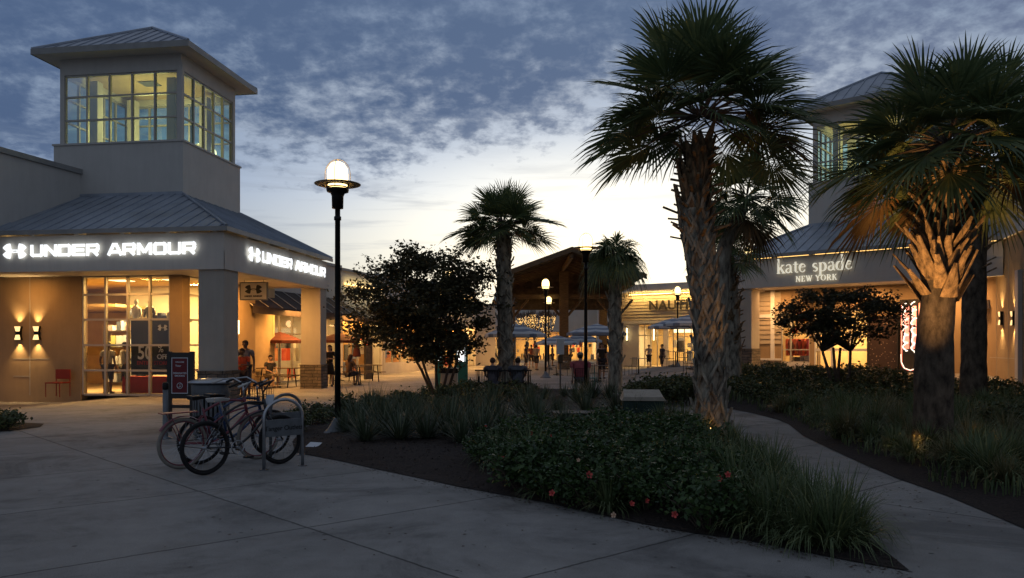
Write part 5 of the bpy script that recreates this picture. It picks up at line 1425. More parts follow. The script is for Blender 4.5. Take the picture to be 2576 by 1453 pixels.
# ================================================================ BIKES AND STREET FURNITURE
def wheel(T, x, R_, tyre_m, rim_m, name='wheel', tr=.024):
    c = Vector((x, 0, R_))
    b = MB(); b.torus(c, (0,1,0), R_-tr, tr, 40, 8); wl = b.build(name, tyre_m, T, smooth=True)
    b = MB(); b.torus(c, (0,1,0), R_-tr*2.1, .010, 36, 6); b.build('rim', rim_m, wl, smooth=True)
    b = MB()
    for k in range(18):
        a = 2*math.pi*k/18; s = .02 if k % 2 else -.02
        b.tube([c+Vector((.02*math.cos(a+.9), s, .02*math.sin(a+.9))), c+Vector(((R_-tr*2)*math.cos(a), 0, (R_-tr*2)*math.sin(a)))], .0018, 3, False)
    b.tube([c-VY*.05, c+VY*.05], .022, 8)
    b.build('spokes', M['steel'], wl)
    return wl
def bicycle(loc, rz, label, fm, tyre, rimm, fender, basket=False, seatm='black', lean=.03, grip='black', plate=False):
    T = thing('bicycle', label, 'bicycle', loc, rz, None); T.rotation_euler = (lean, 0, rz)
    R_ = .335; wb = 1.10
    wheel(T, 0, R_, tyre, rimm); wheel(T, wb, R_, tyre, rimm)
    b = MB(); ax_ = Vector((0,0,R_)); bbk = Vector((.42,0,.30)); st = Vector((.26,0,.78)); ht = Vector((.86,0,.86)); hb = Vector((.91,0,.70))
    def cur(p, q, up, n=8): return [p.lerp(q, k/n)+VZ*up*math.sin(math.pi*k/n) for k in range(n+1)]
    b.tube([bbk, st], .016, 8); b.tube(cur(st-VZ*.05+Vector((.02,0,0)), ht-VZ*.02, .07), .017, 8); b.tube(cur(bbk, hb, -.05), .018, 8); b.tube(cur(bbk.lerp(st,.45), hb+VZ*.05, .05), .013, 8)
    b.tube([hb-VZ*.03, ht+VZ*.03], .022, 8)
    for s in (1,-1): b.tube([bbk+VY*.03*s, ax_+VY*.055*s], .010, 6); b.tube([st-VZ*.1+VY*.02*s, ax_+VY*.055*s], .009, 6)
    b.build('frame', fm, T, smooth=True)
    b = MB(); fk = Vector((wb,0,R_))
    for s in (1,-1): b.tube([hb-VZ*.03+VY*.03*s, hb+Vector((.06,.045*s,-.12)), fk+VY*.05*s], .011, 6)
    b.build('fork', fm, T, smooth=True)
    b = MB()
    for s in (1,-1):
        b.tube([ht+VZ*.02, ht+Vector((-.01,0,.12)), ht+Vector((.02,.08*s,.22)), ht+Vector((-.02,.25*s,.28)), ht+Vector((-.14,.33*s,.26)), ht+Vector((-.26,.34*s,.22))], [.013,.012,.011,.011,.011,.011], 8)
    hbx = b.build('handlebar', M['steel'] if fm != M['bike_black'] else M['black'], T, smooth=True)
    for s in (1,-1): b = MB(); b.tube([ht+Vector((-.15,.333*s,.258)), ht+Vector((-.29,.341*s,.212))], .017, 8); b.build('grip', M[grip], hbx, smooth=True)
    b = MB(); b.tube([st-VZ*.02, st+Vector((-.04,0,.12))], .012, 8)
    sp = b.build('seat_post', M['steel'], T)
    b = MB(); c = st+Vector((-.05,0,.15))
    b.add([c+Vector(v) for v in ((-.14,-.10,.02),(-.14,.10,.02),(.0,.08,.02),(.15,.018,.0),(.15,-.018,.0),(.0,-.08,.02),(-.12,-.08,-.04),(-.12,.08,-.04),(0,.05,-.03),(.13,.012,-.03),(.13,-.012,-.03),(0,-.05,-.03))],
          [(0,5,2,1),(5,4,3,2),(6,7,8,11),(11,8,9,10),(0,1,7,6),(1,2,8,7),(2,3,9,8),(3,4,10,9),(4,5,11,10),(5,0,6,11)])
    o = b.build('saddle', M[seatm], T, bevel=.012)
    if fender:
        for cx, a0, a1 in ((0, -.25, 2.6), (wb, .55, 2.6)):
            b = MB(); n_ = 16; vs = []; Rf_ = R_+.028
            for k in range(n_+1):
                a = a0+(a1-a0)*k/n_
                for y, dr in ((-.035,-.012),(0,0),(.035,-.012)): vs.append((cx+(Rf_+dr)*math.cos(a), y, R_+(Rf_+dr)*math.sin(a)))
            b.add(vs, [(3*k+j, 3*k+j+1, 3*k+j+4, 3*k+j+3) for k in range(n_) for j in (0,1)])
            b.build('fender', fender, T, smooth=True)
        b = MB(); b.box(-.30, .18, -.06, .06, .735, .748)
        for s in (1,-1): b.tube([(-.2,.055*s,.735),(0,.06*s,R_)], .006, 5)
        b.build('rear_rack', fender, T)
    # drive train
    b = MB(); b.torus(bbk-VY*.05, (0,1,0), .085, .007, 24, 5); b.tube([bbk-VY*.08, bbk+VY*.08], .018, 8)
    b.tube([bbk+Vector((0,-.075,0)), bbk+Vector((.10,-.08,-.13))], .009, 6); b.tube([bbk+Vector((0,.075,0)), bbk+Vector((-.10,.08,.13))], .009, 6)
    ck = b.build('crank', M['steel'], T)
    b = MB(); b.box(.47,.57,-.17,-.085,.155,.178); b.box(.27,.37,.085,.17,.42,.443); b.build('pedal', M['black'], ck)
    b = MB(); b.tube([bbk+Vector((0,-.05,.086)), Vector((0,-.05,R_+.035))], .004, 4); b.tube([bbk+Vector((0,-.05,-.086)), Vector((0,-.05,R_-.035))], .004, 4); b.build('chain', M['dark_metal'], T)
    if basket:
        b = MB(); x0, x1, y0, y1, z0, z1 = .92, 1.20, -.18, .18, .80, 1.02
        for z in (z0, (z0+z1)/2, z1): b.tube([(x0,y0,z),(x1,y0,z),(x1,y1,z),(x0,y1,z),(x0,y0,z)], .004, 4)
        for k in range(9):
            t_ = k/8; b.tube([(x0+(x1-x0)*t_,y0,z0),(x0+(x1-x0)*t_,y0,z1)], .003, 4); b.tube([(x0+(x1-x0)*t_,y1,z0),(x0+(x1-x0)*t_,y1,z1)], .003, 4)
            b.tube([(x1,y0+(y1-y0)*t_,z0),(x1,y0+(y1-y0)*t_,z1)], .003, 4); b.tube([(x0,y0+(y1-y0)*t_,z0),(x1,y0+(y1-y0)*t_,z0)], .003, 4)
        b.build('basket', M['dark_metal'], T)
    if plate:
        b = MB(); b.obox(ht+Vector((.07,-.03,.02)), .012, .16, .14, Matrix.Rotation(.3,3,'Y')); b.build('number_card', M['paper'], T)
    return T
M['bike_black'] = mat('bike_black', (.012,.012,.016), .3, .2, 8, spec=.6)
M['bike_pink'] = mat('bike_pink', (.22,.05,.07), .4, .1, 8, spec=.5)
M['bike_blue'] = mat('bike_blue', (.03,.07,.17), .35, .1, 8, spec=.5)
M['tyre'] = mat('tyre', (.014,.013,.014), .8, .2, 30, .3)
M['tyre_cream'] = mat('tyre_cream', (.26,.235,.20), .8, .1, 20)
bA = Vector((-3.80, 9.38, 0)); ang = R(53)
bicycle(bA, ang, 'black cruiser bicycle in front of the others, its front wheel in the rack', M['bike_black'], M['tyre'], M['dark_metal'], None, seatm='trim', plate=True, lean=-.05)
bicycle(Vector((-4.30, 9.84, 0)), R(50), 'pink cruiser bicycle with cream tyres and fenders, behind the black one', M['bike_pink'], M['tyre_cream'], M['bike_pink'], M['bike_pink'], basket=True, lean=.05, grip='trim')
bicycle(Vector((-4.22, 10.22, 0)), R(52), 'blue bicycle at the back of the rack, mostly hidden by the other two', M['bike_blue'], M['tyre'], M['steel'], None, lean=.04, basket=False)
# bike rack
def rack(p0, p1, label, txt=True):
    p0, p1 = Vector(p0), Vector(p1); w_ = (p1-p0).length; rz = math.atan2((p1-p0).y, (p1-p0).x)
    T = thing('bike_rack', label, 'bike rack', (p0+p1)/2, rz)
    b = MB(); r = w_/2; h = .90
    b.tube([(-r,0,0),(-r,0,h-r*.9)]+[(-r*math.cos(a), 0, h-r*.9+r*.9*math.sin(a)) for a in [math.pi*i/14 for i in range(1,14)]]+[(r,0,h-r*.9),(r,0,0)], .022, 10)
    b.build('hoop', M['grey_metal'] if not txt else M['steel'], T, smooth=True)
    b = MB()
    for x in (-r, r): b.lathe([(.06,0),(.06,.012)], (x,0,0), 14)
    b.build('foot_plate', M['grey_metal'], T)
    b = MB(); b.box(-r+.02, r-.02, -.012, .012, .42, .64); pl = b.build('plate', M['grey_metal'], T)
    if txt:
        o = text('Tanger Outlets', .085, M['black'], T, (0,-.014,.50), extr=.002, off=.001)
rack((-3.20, 9.75, 0), (-2.80, 10.10, 0), 'hoop bike rack with engraved plate holding the front wheel of the black bicycle')
rack((-3.45, 10.8, 0), (-3.10, 11.1, 0), 'second hoop bike rack behind the first, in its shadow', False)
# bin
g = G(531, 1098)
T = thing('trash_bin', 'grey slatted metal trash bin with domed lid behind the bicycles', 'trash bin', g)
b = MB(); b.lathe([(.26,.0),(.27,.03),(.30,.05),(.30,.09)], n=28); b.build('base', M['grey_metal'], T, smooth=True)
b = MB(); b.lathe([(.29,.70),(.315,.71),(.325,.80),(.325,.92),(.30,.94)], n=28); b.build('band', M['grey_metal'], T)
b = MB()
for k in range(26):
    a = 2*math.pi*k/26; b.obox((.30*math.cos(a), .30*math.sin(a), .40), .008, .040, .64, Matrix.Rotation(a,3,'Z'))
b.build('slats', M['grey_metal'], T)
b = MB(); b.lathe([(.255,.06),(.265,.72)], n=24); b.build('liner', M['black'], T)
b = MB(); b.lathe([(.30,.94),(.375,.95),(.38,.975),(.33,1.0),(.20,1.03),(.14,1.035),(.01,1.037)], n=28); b.build('lid', M['steel'], T, smooth=True)
# poster frame
g = G(455, 1085)
T = thing('poster_stand', 'dark framed red notice board on two posts left of the bin', 'sign', g, R(-4))
b = MB(); 
for x in (-.22,.22): b.box(x-.035, x+.035, -.035, .035, 0, 1.50)
b.box(-.18,.18,-.03,.03,.44,.50); b.build('post', M['frame_dark'], T)
b = MB(); b.box(-.184,.184,-.03,.03,.62,1.48); bb_ = b.build('board', M['frame_dark'], T)
b = MB(); b.box(-.15,.15,-.042,-.031,.72,1.38); ps = b.build('poster', M['red_sign'], T)
b = MB()
for (x0,x1,z0,z1) in ((-.158,.158,1.372,1.386),(-.158,.158,.714,.728),(-.158,-.146,.728,1.372),(.146,.158,.728,1.372)): b.box(x0,x1,-.048,-.0425,z0,z1)
b.build('poster_border', M['paper'], ps)
for s_t, z, sz_ in (('WELCOME', 1.29, .035), ('Your', 1.215, .055), ('DESIGNATED', 1.08, .044), ('SMOKING', 1.03, .044)):
    text(s_t, sz_, M['paper'], T, (-.03 if s_t == 'Your' else 0, -.044, z), extr=.001, off=.0008)
b = MB(); b.torus((0,-.046,.86), (0,1,0), .052, .006, 24, 5); b.tube([(-.02,-.046,.83),(.022,-.046,.85)], .007, 5); b.tube([(.012,-.046,.862),(.0,-.046,.88),(.014,-.046,.895)], .005, 5); b.build('emblem', M['paper'], ps)
# slim receptacle post
g = G(416, 1103)
T = thing('ashtray_post', 'slim grey cylindrical cigarette post left of the notice board', 'ashtray', g)
b = MB(); b.lathe([(.10,0),(.10,.015),(.05,.03),(.045,.05),(.045,.85)], n=16); b.build('body', M['grey_metal'], T, smooth=True)
b = MB(); b.lathe([(.047,.85),(.05,.86),(.05,.95),(.04,.975),(.01,.98)], n=16); b.build('cap', M['dark_metal'], T, smooth=True)
# paper on the mulch
g = G(788, 1128); T = MB(); T.add([(-.09,-.05,.012),(.07,-.06,.01),(.10,.06,.05),(-.05,.05,.06),(-.09,-.05,.009),(.07,-.06,.007),(.10,.06,.047),(-.05,.05,.057)],[(0,1,2,3),(7,6,5,4),(0,4,5,1),(1,5,6,2),(2,6,7,3),(3,7,4,0)])
o = T.build('paper_sheet', M['paper']); o.location = (g.x, g.y, bedz(g.x, g.y, bedA)); tag(o, 'white sheet of paper lying on the mulch right of the bike rack', 'paper'); o.scale = (1.2,1.2,1.2)
for i, (px, py) in enumerate(((1888,1340),(1953,1350))):
    g = G(px, py); b = MB(); b.add([(-.05,-.01,.01),(.0,-.02,.02),(.05,0,.012),(.03,.02,.02),(-.02,.02,.01)],[(0,1,2,3,4)])
    o = b.build('paper_scrap', M['paper']); o.location = (g.x, g.y, bedz(g.x,g.y,bedA)); tag(o, ('left','right')[i]+' crumpled paper scrap on the mulch near the bed tip', 'paper')
# utility boxes
g = Vector((2.76, 16.0, bedz(2.76,16,bedA)))
T = thing('utility_box', 'green utility box with pale sloping lid among the spiky clumps', 'utility box', g, R(-6))
b = MB(); b.box(-.42,.42,-.36,.36,-.08,.36); b.build('body', mat('box_green', (.02,.045,.035), .5, .1, 4), T, bevel=.015)
b = MB(); b.add([(-.46,-.40,.36),(.46,-.40,.36),(.46,.40,.36),(-.46,.40,.36),(-.40,-.34,.44),(.40,-.34,.44),(.38,.36,.56),(-.38,.36,.56)],[(0,1,5,4),(1,2,6,5),(2,3,7,6),(3,0,4,7),(4,5,6,7),(3,2,1,0)]); b.build('lid', mat('box_lid', (.30,.26,.20), .55, .12, 6), T, bevel=.01)
g = G(1445, 1070); g.z = bedz(g.x, g.y, bedA)
T = thing('utility_box', 'low black glossy utility box hidden among the spiky clumps', 'utility box', g, R(4))
b = MB(); b.box(-.42,.42,-.3,.3,-.05,.14); b.build('body', M['bike_black'], T, bevel=.02)
b = MB(); b.box(-.44,.44,-.32,.32,.141,.17); b.build('lid', M['black'], T, bevel=.01)
# small landscape lights
def path_light(px, py, label, big=False, on=True):
    g = G(px, py); g.z = terr(g.x, g.y)+.08
    T = thing('garden_light', label, 'garden light', g, random.uniform(-.4,.4), 'garden path lights')
    b = MB(); b.tube([(0,0,0),(0,0,.20)], .008, 6); b.build('stake', M['dark_metal'], T)
    b = MB(); b.lathe([(.055,.20),(.06,.205),(.02,.235)], n=12) if not big else b.lathe([(.05,.05),(.05,.2)], n=12); b.build('hood', M['dark_metal'], T)
    b = MB(); b.box(-.06 if big else -.035, .06 if big else .035, -.065, -.055, .175 if not big else .205, .198 if not big else .225); b.build('lens', M['E_amber'], T)
path_light(1790, 1122, 'wide garden light with glowing rim at the foot of the tallest palm', True)
path_light(1742, 1100, 'tiny garden light left of the foot of the tallest palm')
path_light(2250, 1062, 'white topped garden light in the right bed left of the thick palm')
path_light(2466, 1165, 'yellow glowing garden light in the grass at the far right')
path_light(1730, 990, 'glowing garden light beside the rounded shrubs left of the tallest palm')
path_light(1912, 985, 'garden light at the back of the right bed below the right store corner')
for px, py, e in ((1790,1122,1.5),(2466,1165,1.5)):
    g = G(px, py); lamp('POINT', g+Vector((0,-.08,.34)), e*.5, AMBER, None, size=.03, name='garden_glow')
g = G(1790,1112); lamp('SPOT', g+Vector((.2,-1.6,.3)), 55, AMBER, None, target=g+Vector((0,0,3.2)), size=.05, spot=R(46), blend=.8, name='palm_uplight')

# ================================================================ UMBRELLAS, TABLES, CHAIRS
def stripes():
    m = mat('stripe_cloth', (.5,.5,.5), .85); n = NT(m.node_tree); b = n.n['Principled BSDF']
    t = n.new('ShaderNodeTexCoord'); s = n.new('ShaderNodeSeparateXYZ'); n.l.new(t.outputs['Object'], s.inputs[0])
    r_ = n.math('SQRT', n.math('ADD', n.math('POWER', s.outputs[0], 2.0), n.math('POWER', s.outputs[1], 2.0)))
    f = n.math('FRACT', n.math('MULTIPLY', r_, 2.1)); c = n.ramp(f, [(.0,(.50,.53,.56)),(.5,(.20,.235,.30))], 'CONSTANT'); n.l.new(c, b.inputs['Base Color']); return m
M['stripe'] = stripes()
def umbrella(loc, rad, h, m, label, group, rise=.36, n=8, val=.12):
    T = thing('patio_umbrella', label, 'umbrella', loc, random.uniform(0,1), group)
    b = MB(); b.tube([(0,0,.0),(0,0,h+.04)], .022, 8); b.build('pole', M['steel'], T)
    b = MB(); b.lathe([(.26,0),(.26,.04),(.06,.08),(.05,.1)], n=16); b.build('base', M['dark_metal'], T)
    b = MB(); rings = []
    for k in range(4):
        r_ = rad*k/3; z = h-rise*(k/3)**1.25
        rings.append([Vector((r_*math.cos(2*math.pi*i/n), r_*math.sin(2*math.pi*i/n), z)) for i in range(n)])
    for k in range(3):
        for i in range(n):
            j = (i+1) % n
            b.add([rings[k][i], rings[k+1][i], rings[k+1][j], rings[k][j]], [(0,1,2,3)])
    for i in range(n):
        j = (i+1) % n; a, c = rings[3][i], rings[3][j]; b.add([a, c, c-VZ*val, a-VZ*val], [(0,1,2,3)])
    cn = b.build('canopy', M[m], T)
    b = MB()
    for i in range(n): b.tube([(0,0,h-.5), rings[2][i]-VZ*.02, rings[3][i]-VZ*.02], .006, 4)
    b.build('rib', M['steel'], T)
    return T
for px, D, rad, top, m, lab in ((703,31.5,.95,834,'red_cloth','open dark red umbrella seen between the porch columns'),
        (852,35,.95,836,'red_cloth','open dark red umbrella half hidden by the nearest lamp post')):
    g = PX(px, D); umbrella(g, rad, zat(top, D), m, lab, 'dark red patio umbrellas')
for px, D, rad, top, lab in ((1296,30,1.25,814,'large blue and white striped umbrella right of the small palm'),(1402,42,1.25,843,'blue and white striped umbrella between lamp posts and pavilion pillar'),
        (1500,34,1.35,814,'large blue and white striped umbrella left of the slim palm'),(1693,38,1.25,829,'blue striped umbrella in front of the clapboard store window'),
        (1738,34,1.25,823,'blue striped umbrella half behind the tallest palm trunk'),(1462,44,1.2,838,'farthest striped umbrella behind the seated man')):
    g = PX(px, D); umbrella(g, rad, zat(top, D), 'stripe', lab, 'blue and white striped umbrellas', .42)
g = PX(897, 34)
T = thing('closed_umbrella', 'folded dark red umbrella beside the shop wall left of the crape myrtle', 'umbrella', g)
b = MB(); b.tube([(0,0,0),(0,0,2.25)], .02, 6); b.build('pole', M['steel'], T)
b = MB(); b.lathe([(.17,1.12),(.19,1.16),(.13,1.5),(.07,1.95),(.03,2.2),(.01,2.28)], n=10); b.build('canopy', M['red_cloth'], T)
def cafe_table(loc, label, cloth=None, r_=.42, group='cafe tables in the plaza'):
    T = thing('cafe_table', label, 'table', loc, 0, group)
    b = MB(); b.lathe([(r_,.72),(r_,.745)], n=20); b.build('tabletop', M[cloth or 'grey_metal'], T)
    b = MB(); b.lathe([(.22,0),(.22,.02),(.03,.04),(.03,.72)], n=10); b.build('pedestal', M['dark_metal'], T); return T
def cafe_chair(loc, rz, label, m='dark_metal', first=None, group='plaza chairs'):
    if first: return dup(first, loc, rz, label)
    T = thing('metal_chair', label, 'chair', loc, rz, group)
    b = MB(); b.box(-.21,.21,-.2,.2,.43,.455); b.build('seat', M[m], T)
    b = MB()
    for k in range(6): x = -.18+k*.072; b.tube([(x,.2,.5),(x,.23,.82)], .007, 4)
    b.tube([(-.2,.2,.455),(-.2,.23,.84),(.2,.23,.84),(.2,.2,.455)], .012, 6); b.build('backrest', M[m], T)
    for x in (-.19,.19):
        for y in (-.18,.2):
            b = MB(); b.tube([(x,y,.43),(x*1.08,y*1.08,0)], .011, 5); b.build('leg', M[m], T)
    return T
for px, D, lab in ((1296,30,'table under the large striped umbrella right of the small palm'),(1500,34,'table under the large striped umbrella left of the slim palm'),(1402,42,'table under the striped umbrella near the pavilion pillar'),
                   (1693,38,'table before the clapboard store window'),(1740,33.5,'table half behind the tallest palm trunk'),(1600,36,'table right of the slim palm')):
    cafe_table(PX(px+6, D-.6), lab)
ch = None
for px, D, rz, lab in ((1290,28.6,.3,'chair by the table right of the small palm'),(1322,29.5,1.6,'chair on the right side of the first striped umbrella'),(1488,32.5,.2,'chair near the slim palm, back to the viewer'),
                   (1526,33.4,1.8,'chair right of the seated man near the slim palm'),(1390,41,0,'chair near the pavilion pillar, left side'),(1418,41,1.5,'chair near the pavilion pillar, right side'),
                   (1585,35.5,-1.2,'chair on the left of the table right of the slim palm'),(1680,37,.4,'chair left of the clapboard store table'),(1716,37,-.5,'chair right of the clapboard store table'),(1735,30,.1,'chair beside the tallest palm trunk')):
    c_ = cafe_chair(PX(px, D), rz, lab, first=ch); ch = ch or c_
tc_ = cafe_chair(PX(1485, 27.5), .15, 'turquoise metal chair beside the seated man in pink', 'teal', group=None)
# picnic tables by the row of shops
def picnic(loc, rz, label, m='wood'):
    T = thing('picnic_table', label, 'picnic table', loc, rz, 'picnic tables by the row of shops')
    b = MB(); 
    for k in range(5): b.box(-.75,.75,-.36+k*.15,-.36+k*.15+.135,.72,.755)
    b.build('tabletop', M[m], T)
    for s in (1,-1):
        b = MB(); b.box(-.75,.75,s*.72-.13,s*.72+.13,.43,.46); b.build('bench_seat', M[m], T)
    for x in (-.55,.55):
        for s in (1,-1): b = MB(); b.tube([(x,s*.45,0),(x,s*.25,.72)], .025, 6); b.build('leg', M['dark_metal'], T)
        b = MB(); b.tube([(x,-.7,.43),(x,.7,.43)], .025, 6); b.build('brace', M['dark_metal'], T)
picnic(PX(700, 29.5), -.1, 'picnic table with a seated person, between the porch columns'); picnic(PX(915, 34), .5, 'picnic table below the folded umbrella'); picnic(PX(868, 31.5), .4, 'picnic table where a long-haired person sits, right of the nearest lamp post')
g = PX(926, 36.5); T = thing('notice_board', 'dark brown upright panel against the shops beside the folded umbrella', 'notice board', g, LRZ+R(90))
b = MB(); b.box(-.34,.34,-.03,.03,.0,1.65); b.build('panel', M['darkwood'], T)
b = MB(); b.box(-.38,-.341,-.05,.05,0,1.7); b.box(.341,.38,-.05,.05,0,1.7); b.build('frame', M['frame_dark'], T)
# bench and directory
g = PX(1266, 24.2)
T = thing('park_bench', 'slatted dark park bench behind the small palm, back to the viewer', 'bench', g, math.pi)
b = MB()
for k in range(34): x = -.86+k*.052; b.tube([(x,.25,.40),(x,.33,.82)], .009, 4)
b.tube([(-.9,.33,.83),(.9,.33,.83)], .02, 6); b.tube([(-.9,.25,.40),(.9,.25,.40)], .015, 6); b.build('backrest', M['dark_metal'], T)
b = MB()
for k in range(6): b.box(-.9,.9,-.25+k*.085,-.25+k*.085+.06,.42,.445)
b.build('seat', M['dark_metal'], T)
for x in (-.8,.8):
    b = MB(); b.tube([(x,-.22,0),(x,-.2,.42)], .02, 6); b.tube([(x,.28,0),(x,.25,.42),(x,.33,.83)], .02, 6); b.tube([(x,-.22,.42),(x,-.22,.63),(x,.28,.63)], .016, 6); b.build('leg', M['dark_metal'], T)
for (pxa, pxb, lit, lab) in ((1094,1114,1,'narrow teal directory pillar with small lit panel, left one behind the crape myrtle stems'),(1146,1176,1,'teal directory pillar with bright white panel, right one behind the crape myrtle stems')):
    D = 29; g = PX((pxa+pxb)/2, D); wd = (pxb-pxa)/1900*D
    T = thing('directory_sign', lab, 'sign', g, 0, 'lit teal directory pillars')
    b = MB(); b.box(-wd/2,wd/2,-.12,.12,0,1.0); b.box(-wd/2,-wd/2+.06,-.12,.12,1.001,2.0); b.box(wd/2-.06,wd/2,-.12,.12,1.001,2.0); b.box(-wd/2,wd/2,-.12,.12,2.001,2.1); b.build('body', M['teal'], T)
    b = MB(); b.box(-wd/2+.061,wd/2-.061-.10,-.08,-.04,.98,1.55); b.build('screen', M['E_white'], T)
    b = MB(); b.box(-wd/2+.061,wd/2-.061,-.03,.1,1.0,2.0); b.build('back_panel', M['paper'], T)
g = PX(1130, 27.5); T = thing('notice_cabinet', 'pale low cabinet with black top between the teal pillars', 'cabinet', g)
b = MB(); b.box(-.3,.3,-.2,.2,0,.62); b.build('body', M['stucco'], T, bevel=.02); b = MB(); b.box(-.32,.32,-.22,.22,.621,.80); b.build('top', M['black'], T, bevel=.02)
g = PX(1409, 27); T = thing('post_box_sign', 'white notice box on a slim post in the plaza', 'sign', g)
b = MB(); b.tube([(0,0,0),(0,0,1.3)], .03, 8); b.build('post', M['grey_metal'], T)
b = MB(); b.box(-.13,.13,-.09,.09,1.3,1.86); b.build('box', M['white'], T, bevel=.01)
b = MB(); b.box(-.08,.08,-.10,.05,.98,1.28); b.build('holder', M['darkwood'], T)
# ================================================================ PEOPLE
def skinmesh(nodes, edges, mname, m, sub=1, root=0):
    me = bpy.data.meshes.new(mname); me.from_pydata([n[0] for n in nodes], edges, []); o = bpy.data.objects.new('tmp', me); sc.collection.objects.link(o)
    md = o.modifiers.new('skin', 'SKIN'); md.use_smooth_shade = True
    if not me.skin_vertices: me.skin_vertices.new() if hasattr(me.skin_vertices, 'new') else None
    for i, n in enumerate(nodes):
        r = n[1]; r = r if hasattr(r, '__len__') else (r, r)
        me.skin_vertices[0].data[i].radius = r; me.skin_vertices[0].data[i].use_root = (i == root)
    s = o.modifiers.new('sub', 'SUBSURF'); s.levels = sub; s.render_levels = sub
    dg = bpy.context.evaluated_depsgraph_get(); dg.update(); res = bpy.data.meshes.new_from_object(o.evaluated_get(dg))
    bpy.data.objects.remove(o); res.materials.clear(); res.materials.append(m); res.name = mname
    return res
CM = {}
def cloth(c, nm='cloth'):
    k = tuple(c)
    if k not in CM: CM[k] = mat(nm, c, .9, .12, 9, .15)
    return CM[k]
SKIN = {'l': mat('skin_light', (.42,.26,.18), .6, .06, 5), 'd': mat('skin_dark', (.12,.065,.04), .6, .06, 5), 'm': mat('skin_mid', (.28,.16,.10), .6, .06, 5)}
def person(loc, rz, label, pose='stand', shirt=(.3,.3,.3), pants=(.05,.05,.07), short=True, skin='l', hair=(.03,.02,.015), longhair=False, H=1.72, group=None, arms='down', broad=1.0, hat=None, dress=False, walk=0.0):
    T = thing('person', label, 'person', loc, rz, group); k = H/1.75
    def v(x, y, z): return Vector((x*k, y*k, z*k))
    # joints, facing -y
    if pose == 'sit':
        hip = v(0,.0,.50); kneeL, kneeR = v(.10,-.44,.50), v(-.10,-.44,.50); ankL, ankR = v(.11,-.42,.08), v(-.11,-.46,.08)
    else:
        hip = v(0,0,.95); kneeL, kneeR = v(.11,-.03-walk*.14,.51), v(-.10,-.03+walk*.12,.51); ankL, ankR = v(.11,.02-walk*.24,.085), v(-.11,.02+walk*.26,.085)
    hz = hip.z; lean = -.10 if pose == 'sit' else 0
    def t(x, y, z): return Vector((x*k, y*k+lean*(z/.6)*k, hz+z*k))
    hipL, hipR = t(.09,0,-.03), t(-.09,0,-.03); waist = t(0,0,.13); chest = t(0,.0,.34); neck = t(0,.0,.53); hd = t(0,-.02,.66); crown_ = t(0,-.01,.75)
    shL, shR = t(.19*broad,.0,.46), t(-.19*broad,.0,.46)
    if arms == 'down': elL, elR, wrL, wrR = t(.25,.03,.18), t(-.25,.03,.18), t(.26,-.05,-.06), t(-.26,-.05,-.06)
    elif arms == 'fold': elL, elR, wrL, wrR = t(.26,-.02,.20), t(-.26,-.02,.20), t(.06,-.20,.22), t(-.06,-.22,.18)
    elif arms == 'fwd': elL, elR, wrL, wrR = t(.24,-.10,.22), t(-.24,-.10,.22), t(.12,-.33,.12), t(-.12,-.33,.12)
    footL, footR = ankL+v(0,-.14,-.045), ankR+v(0,-.14,-.045)
    N_ = [(hip,(.13*k*broad,.10*k)),(waist,(.12*k*broad,.09*k)),(chest,(.145*k*broad,.10*k)),(t(0,0,.47),(.11*k,.075*k)),(neck,.05*k),(t(0,-.015,.60),.062*k),(hd,(.078*k,.092*k)),(crown_,(.07*k,.08*k)),
          (hipL,.09*k),(kneeL,.058*k),(kneeL.lerp(ankL,.3),.056*k),(ankL,.036*k),(footL,.035*k),(hipR,.09*k),(kneeR,.058*k),(kneeR.lerp(ankR,.3),.056*k),(ankR,.036*k),(footR,.035*k),
          (shL,.055*k),(elL,.038*k),(wrL,.025*k),(shR,.055*k),(elR,.038*k),(wrR,.025*k)]
    E_ = [(0,1),(1,2),(2,3),(3,4),(4,5),(5,6),(6,7),(0,8),(8,9),(9,10),(10,11),(11,12),(0,13),(13,14),(14,15),(15,16),(16,17),(3,18),(18,19),(19,20),(3,21),(21,22),(22,23)]
    # palms and five fingers each
    for wi, w_, el_ in ((20,wrL,elL),(23,wrR,elR)):
        d = (w_-el_).normalized(); sd = d.cross(VZ); sd = sd.normalized() if sd.length > .1 else VX; pm = w_+d*.06*k; pi = len(N_)
        N_.append((pm,(.036*k,.018*k))); E_.append((wi,pi))
        for q in range(4):
            o_ = sd*((q-1.5)*.020*k); L_ = (.060,.072,.068,.052)[q]*k; a_ = len(N_); N_.append((pm+d*.045*k+o_,.0085*k)); N_.append((pm+d*(.045*k+L_*.5)+o_*1.05,.008*k)); N_.append((pm+d*(.045*k+L_)+o_*1.05-VZ*.012*k,.0065*k)); E_ += [(pi,a_),(a_,a_+1),(a_+1,a_+2)]
        a_ = len(N_); N_.append((w_+d*.035*k-sd*.036*k,.010*k)); N_.append((w_+d*.075*k-sd*.055*k,.008*k)); E_ += [(pi,a_),(a_,a_+1)]
    me = skinmesh(N_, E_, 'body', SKIN[skin], 1); bd = link(bpy.data.objects.new('body', me), T)
    # face: nose, ears joined into one small mesh on the head; eyes
    b = MB(); fy = hd.y-.092*k
    b.tube([Vector((0,fy+.01,hd.z+.03*k)), Vector((0,fy-.018*k,hd.z-.015*k)), Vector((0,fy+.01,hd.z-.025*k))], [.008*k,.014*k,.008*k], 6)
    for s in (1,-1): b.sphere((s*.080*k, hd.y+.01, hd.z), .012*k, .02*k, .03*k, 8, 6)
    b.build('face_features', SKIN[skin], bd, smooth=True)
    b = MB()
    for s in (1,-1): b.sphere((s*.030*k, fy+.012*k, hd.z+.022*k), .010*k, n=8, m=6)
    b.box(-.022*k,.022*k, fy+.004*k, fy+.014*k, hd.z-.052*k, hd.z-.044*k)
    b.build('eyes_and_mouth', M['black'], bd)
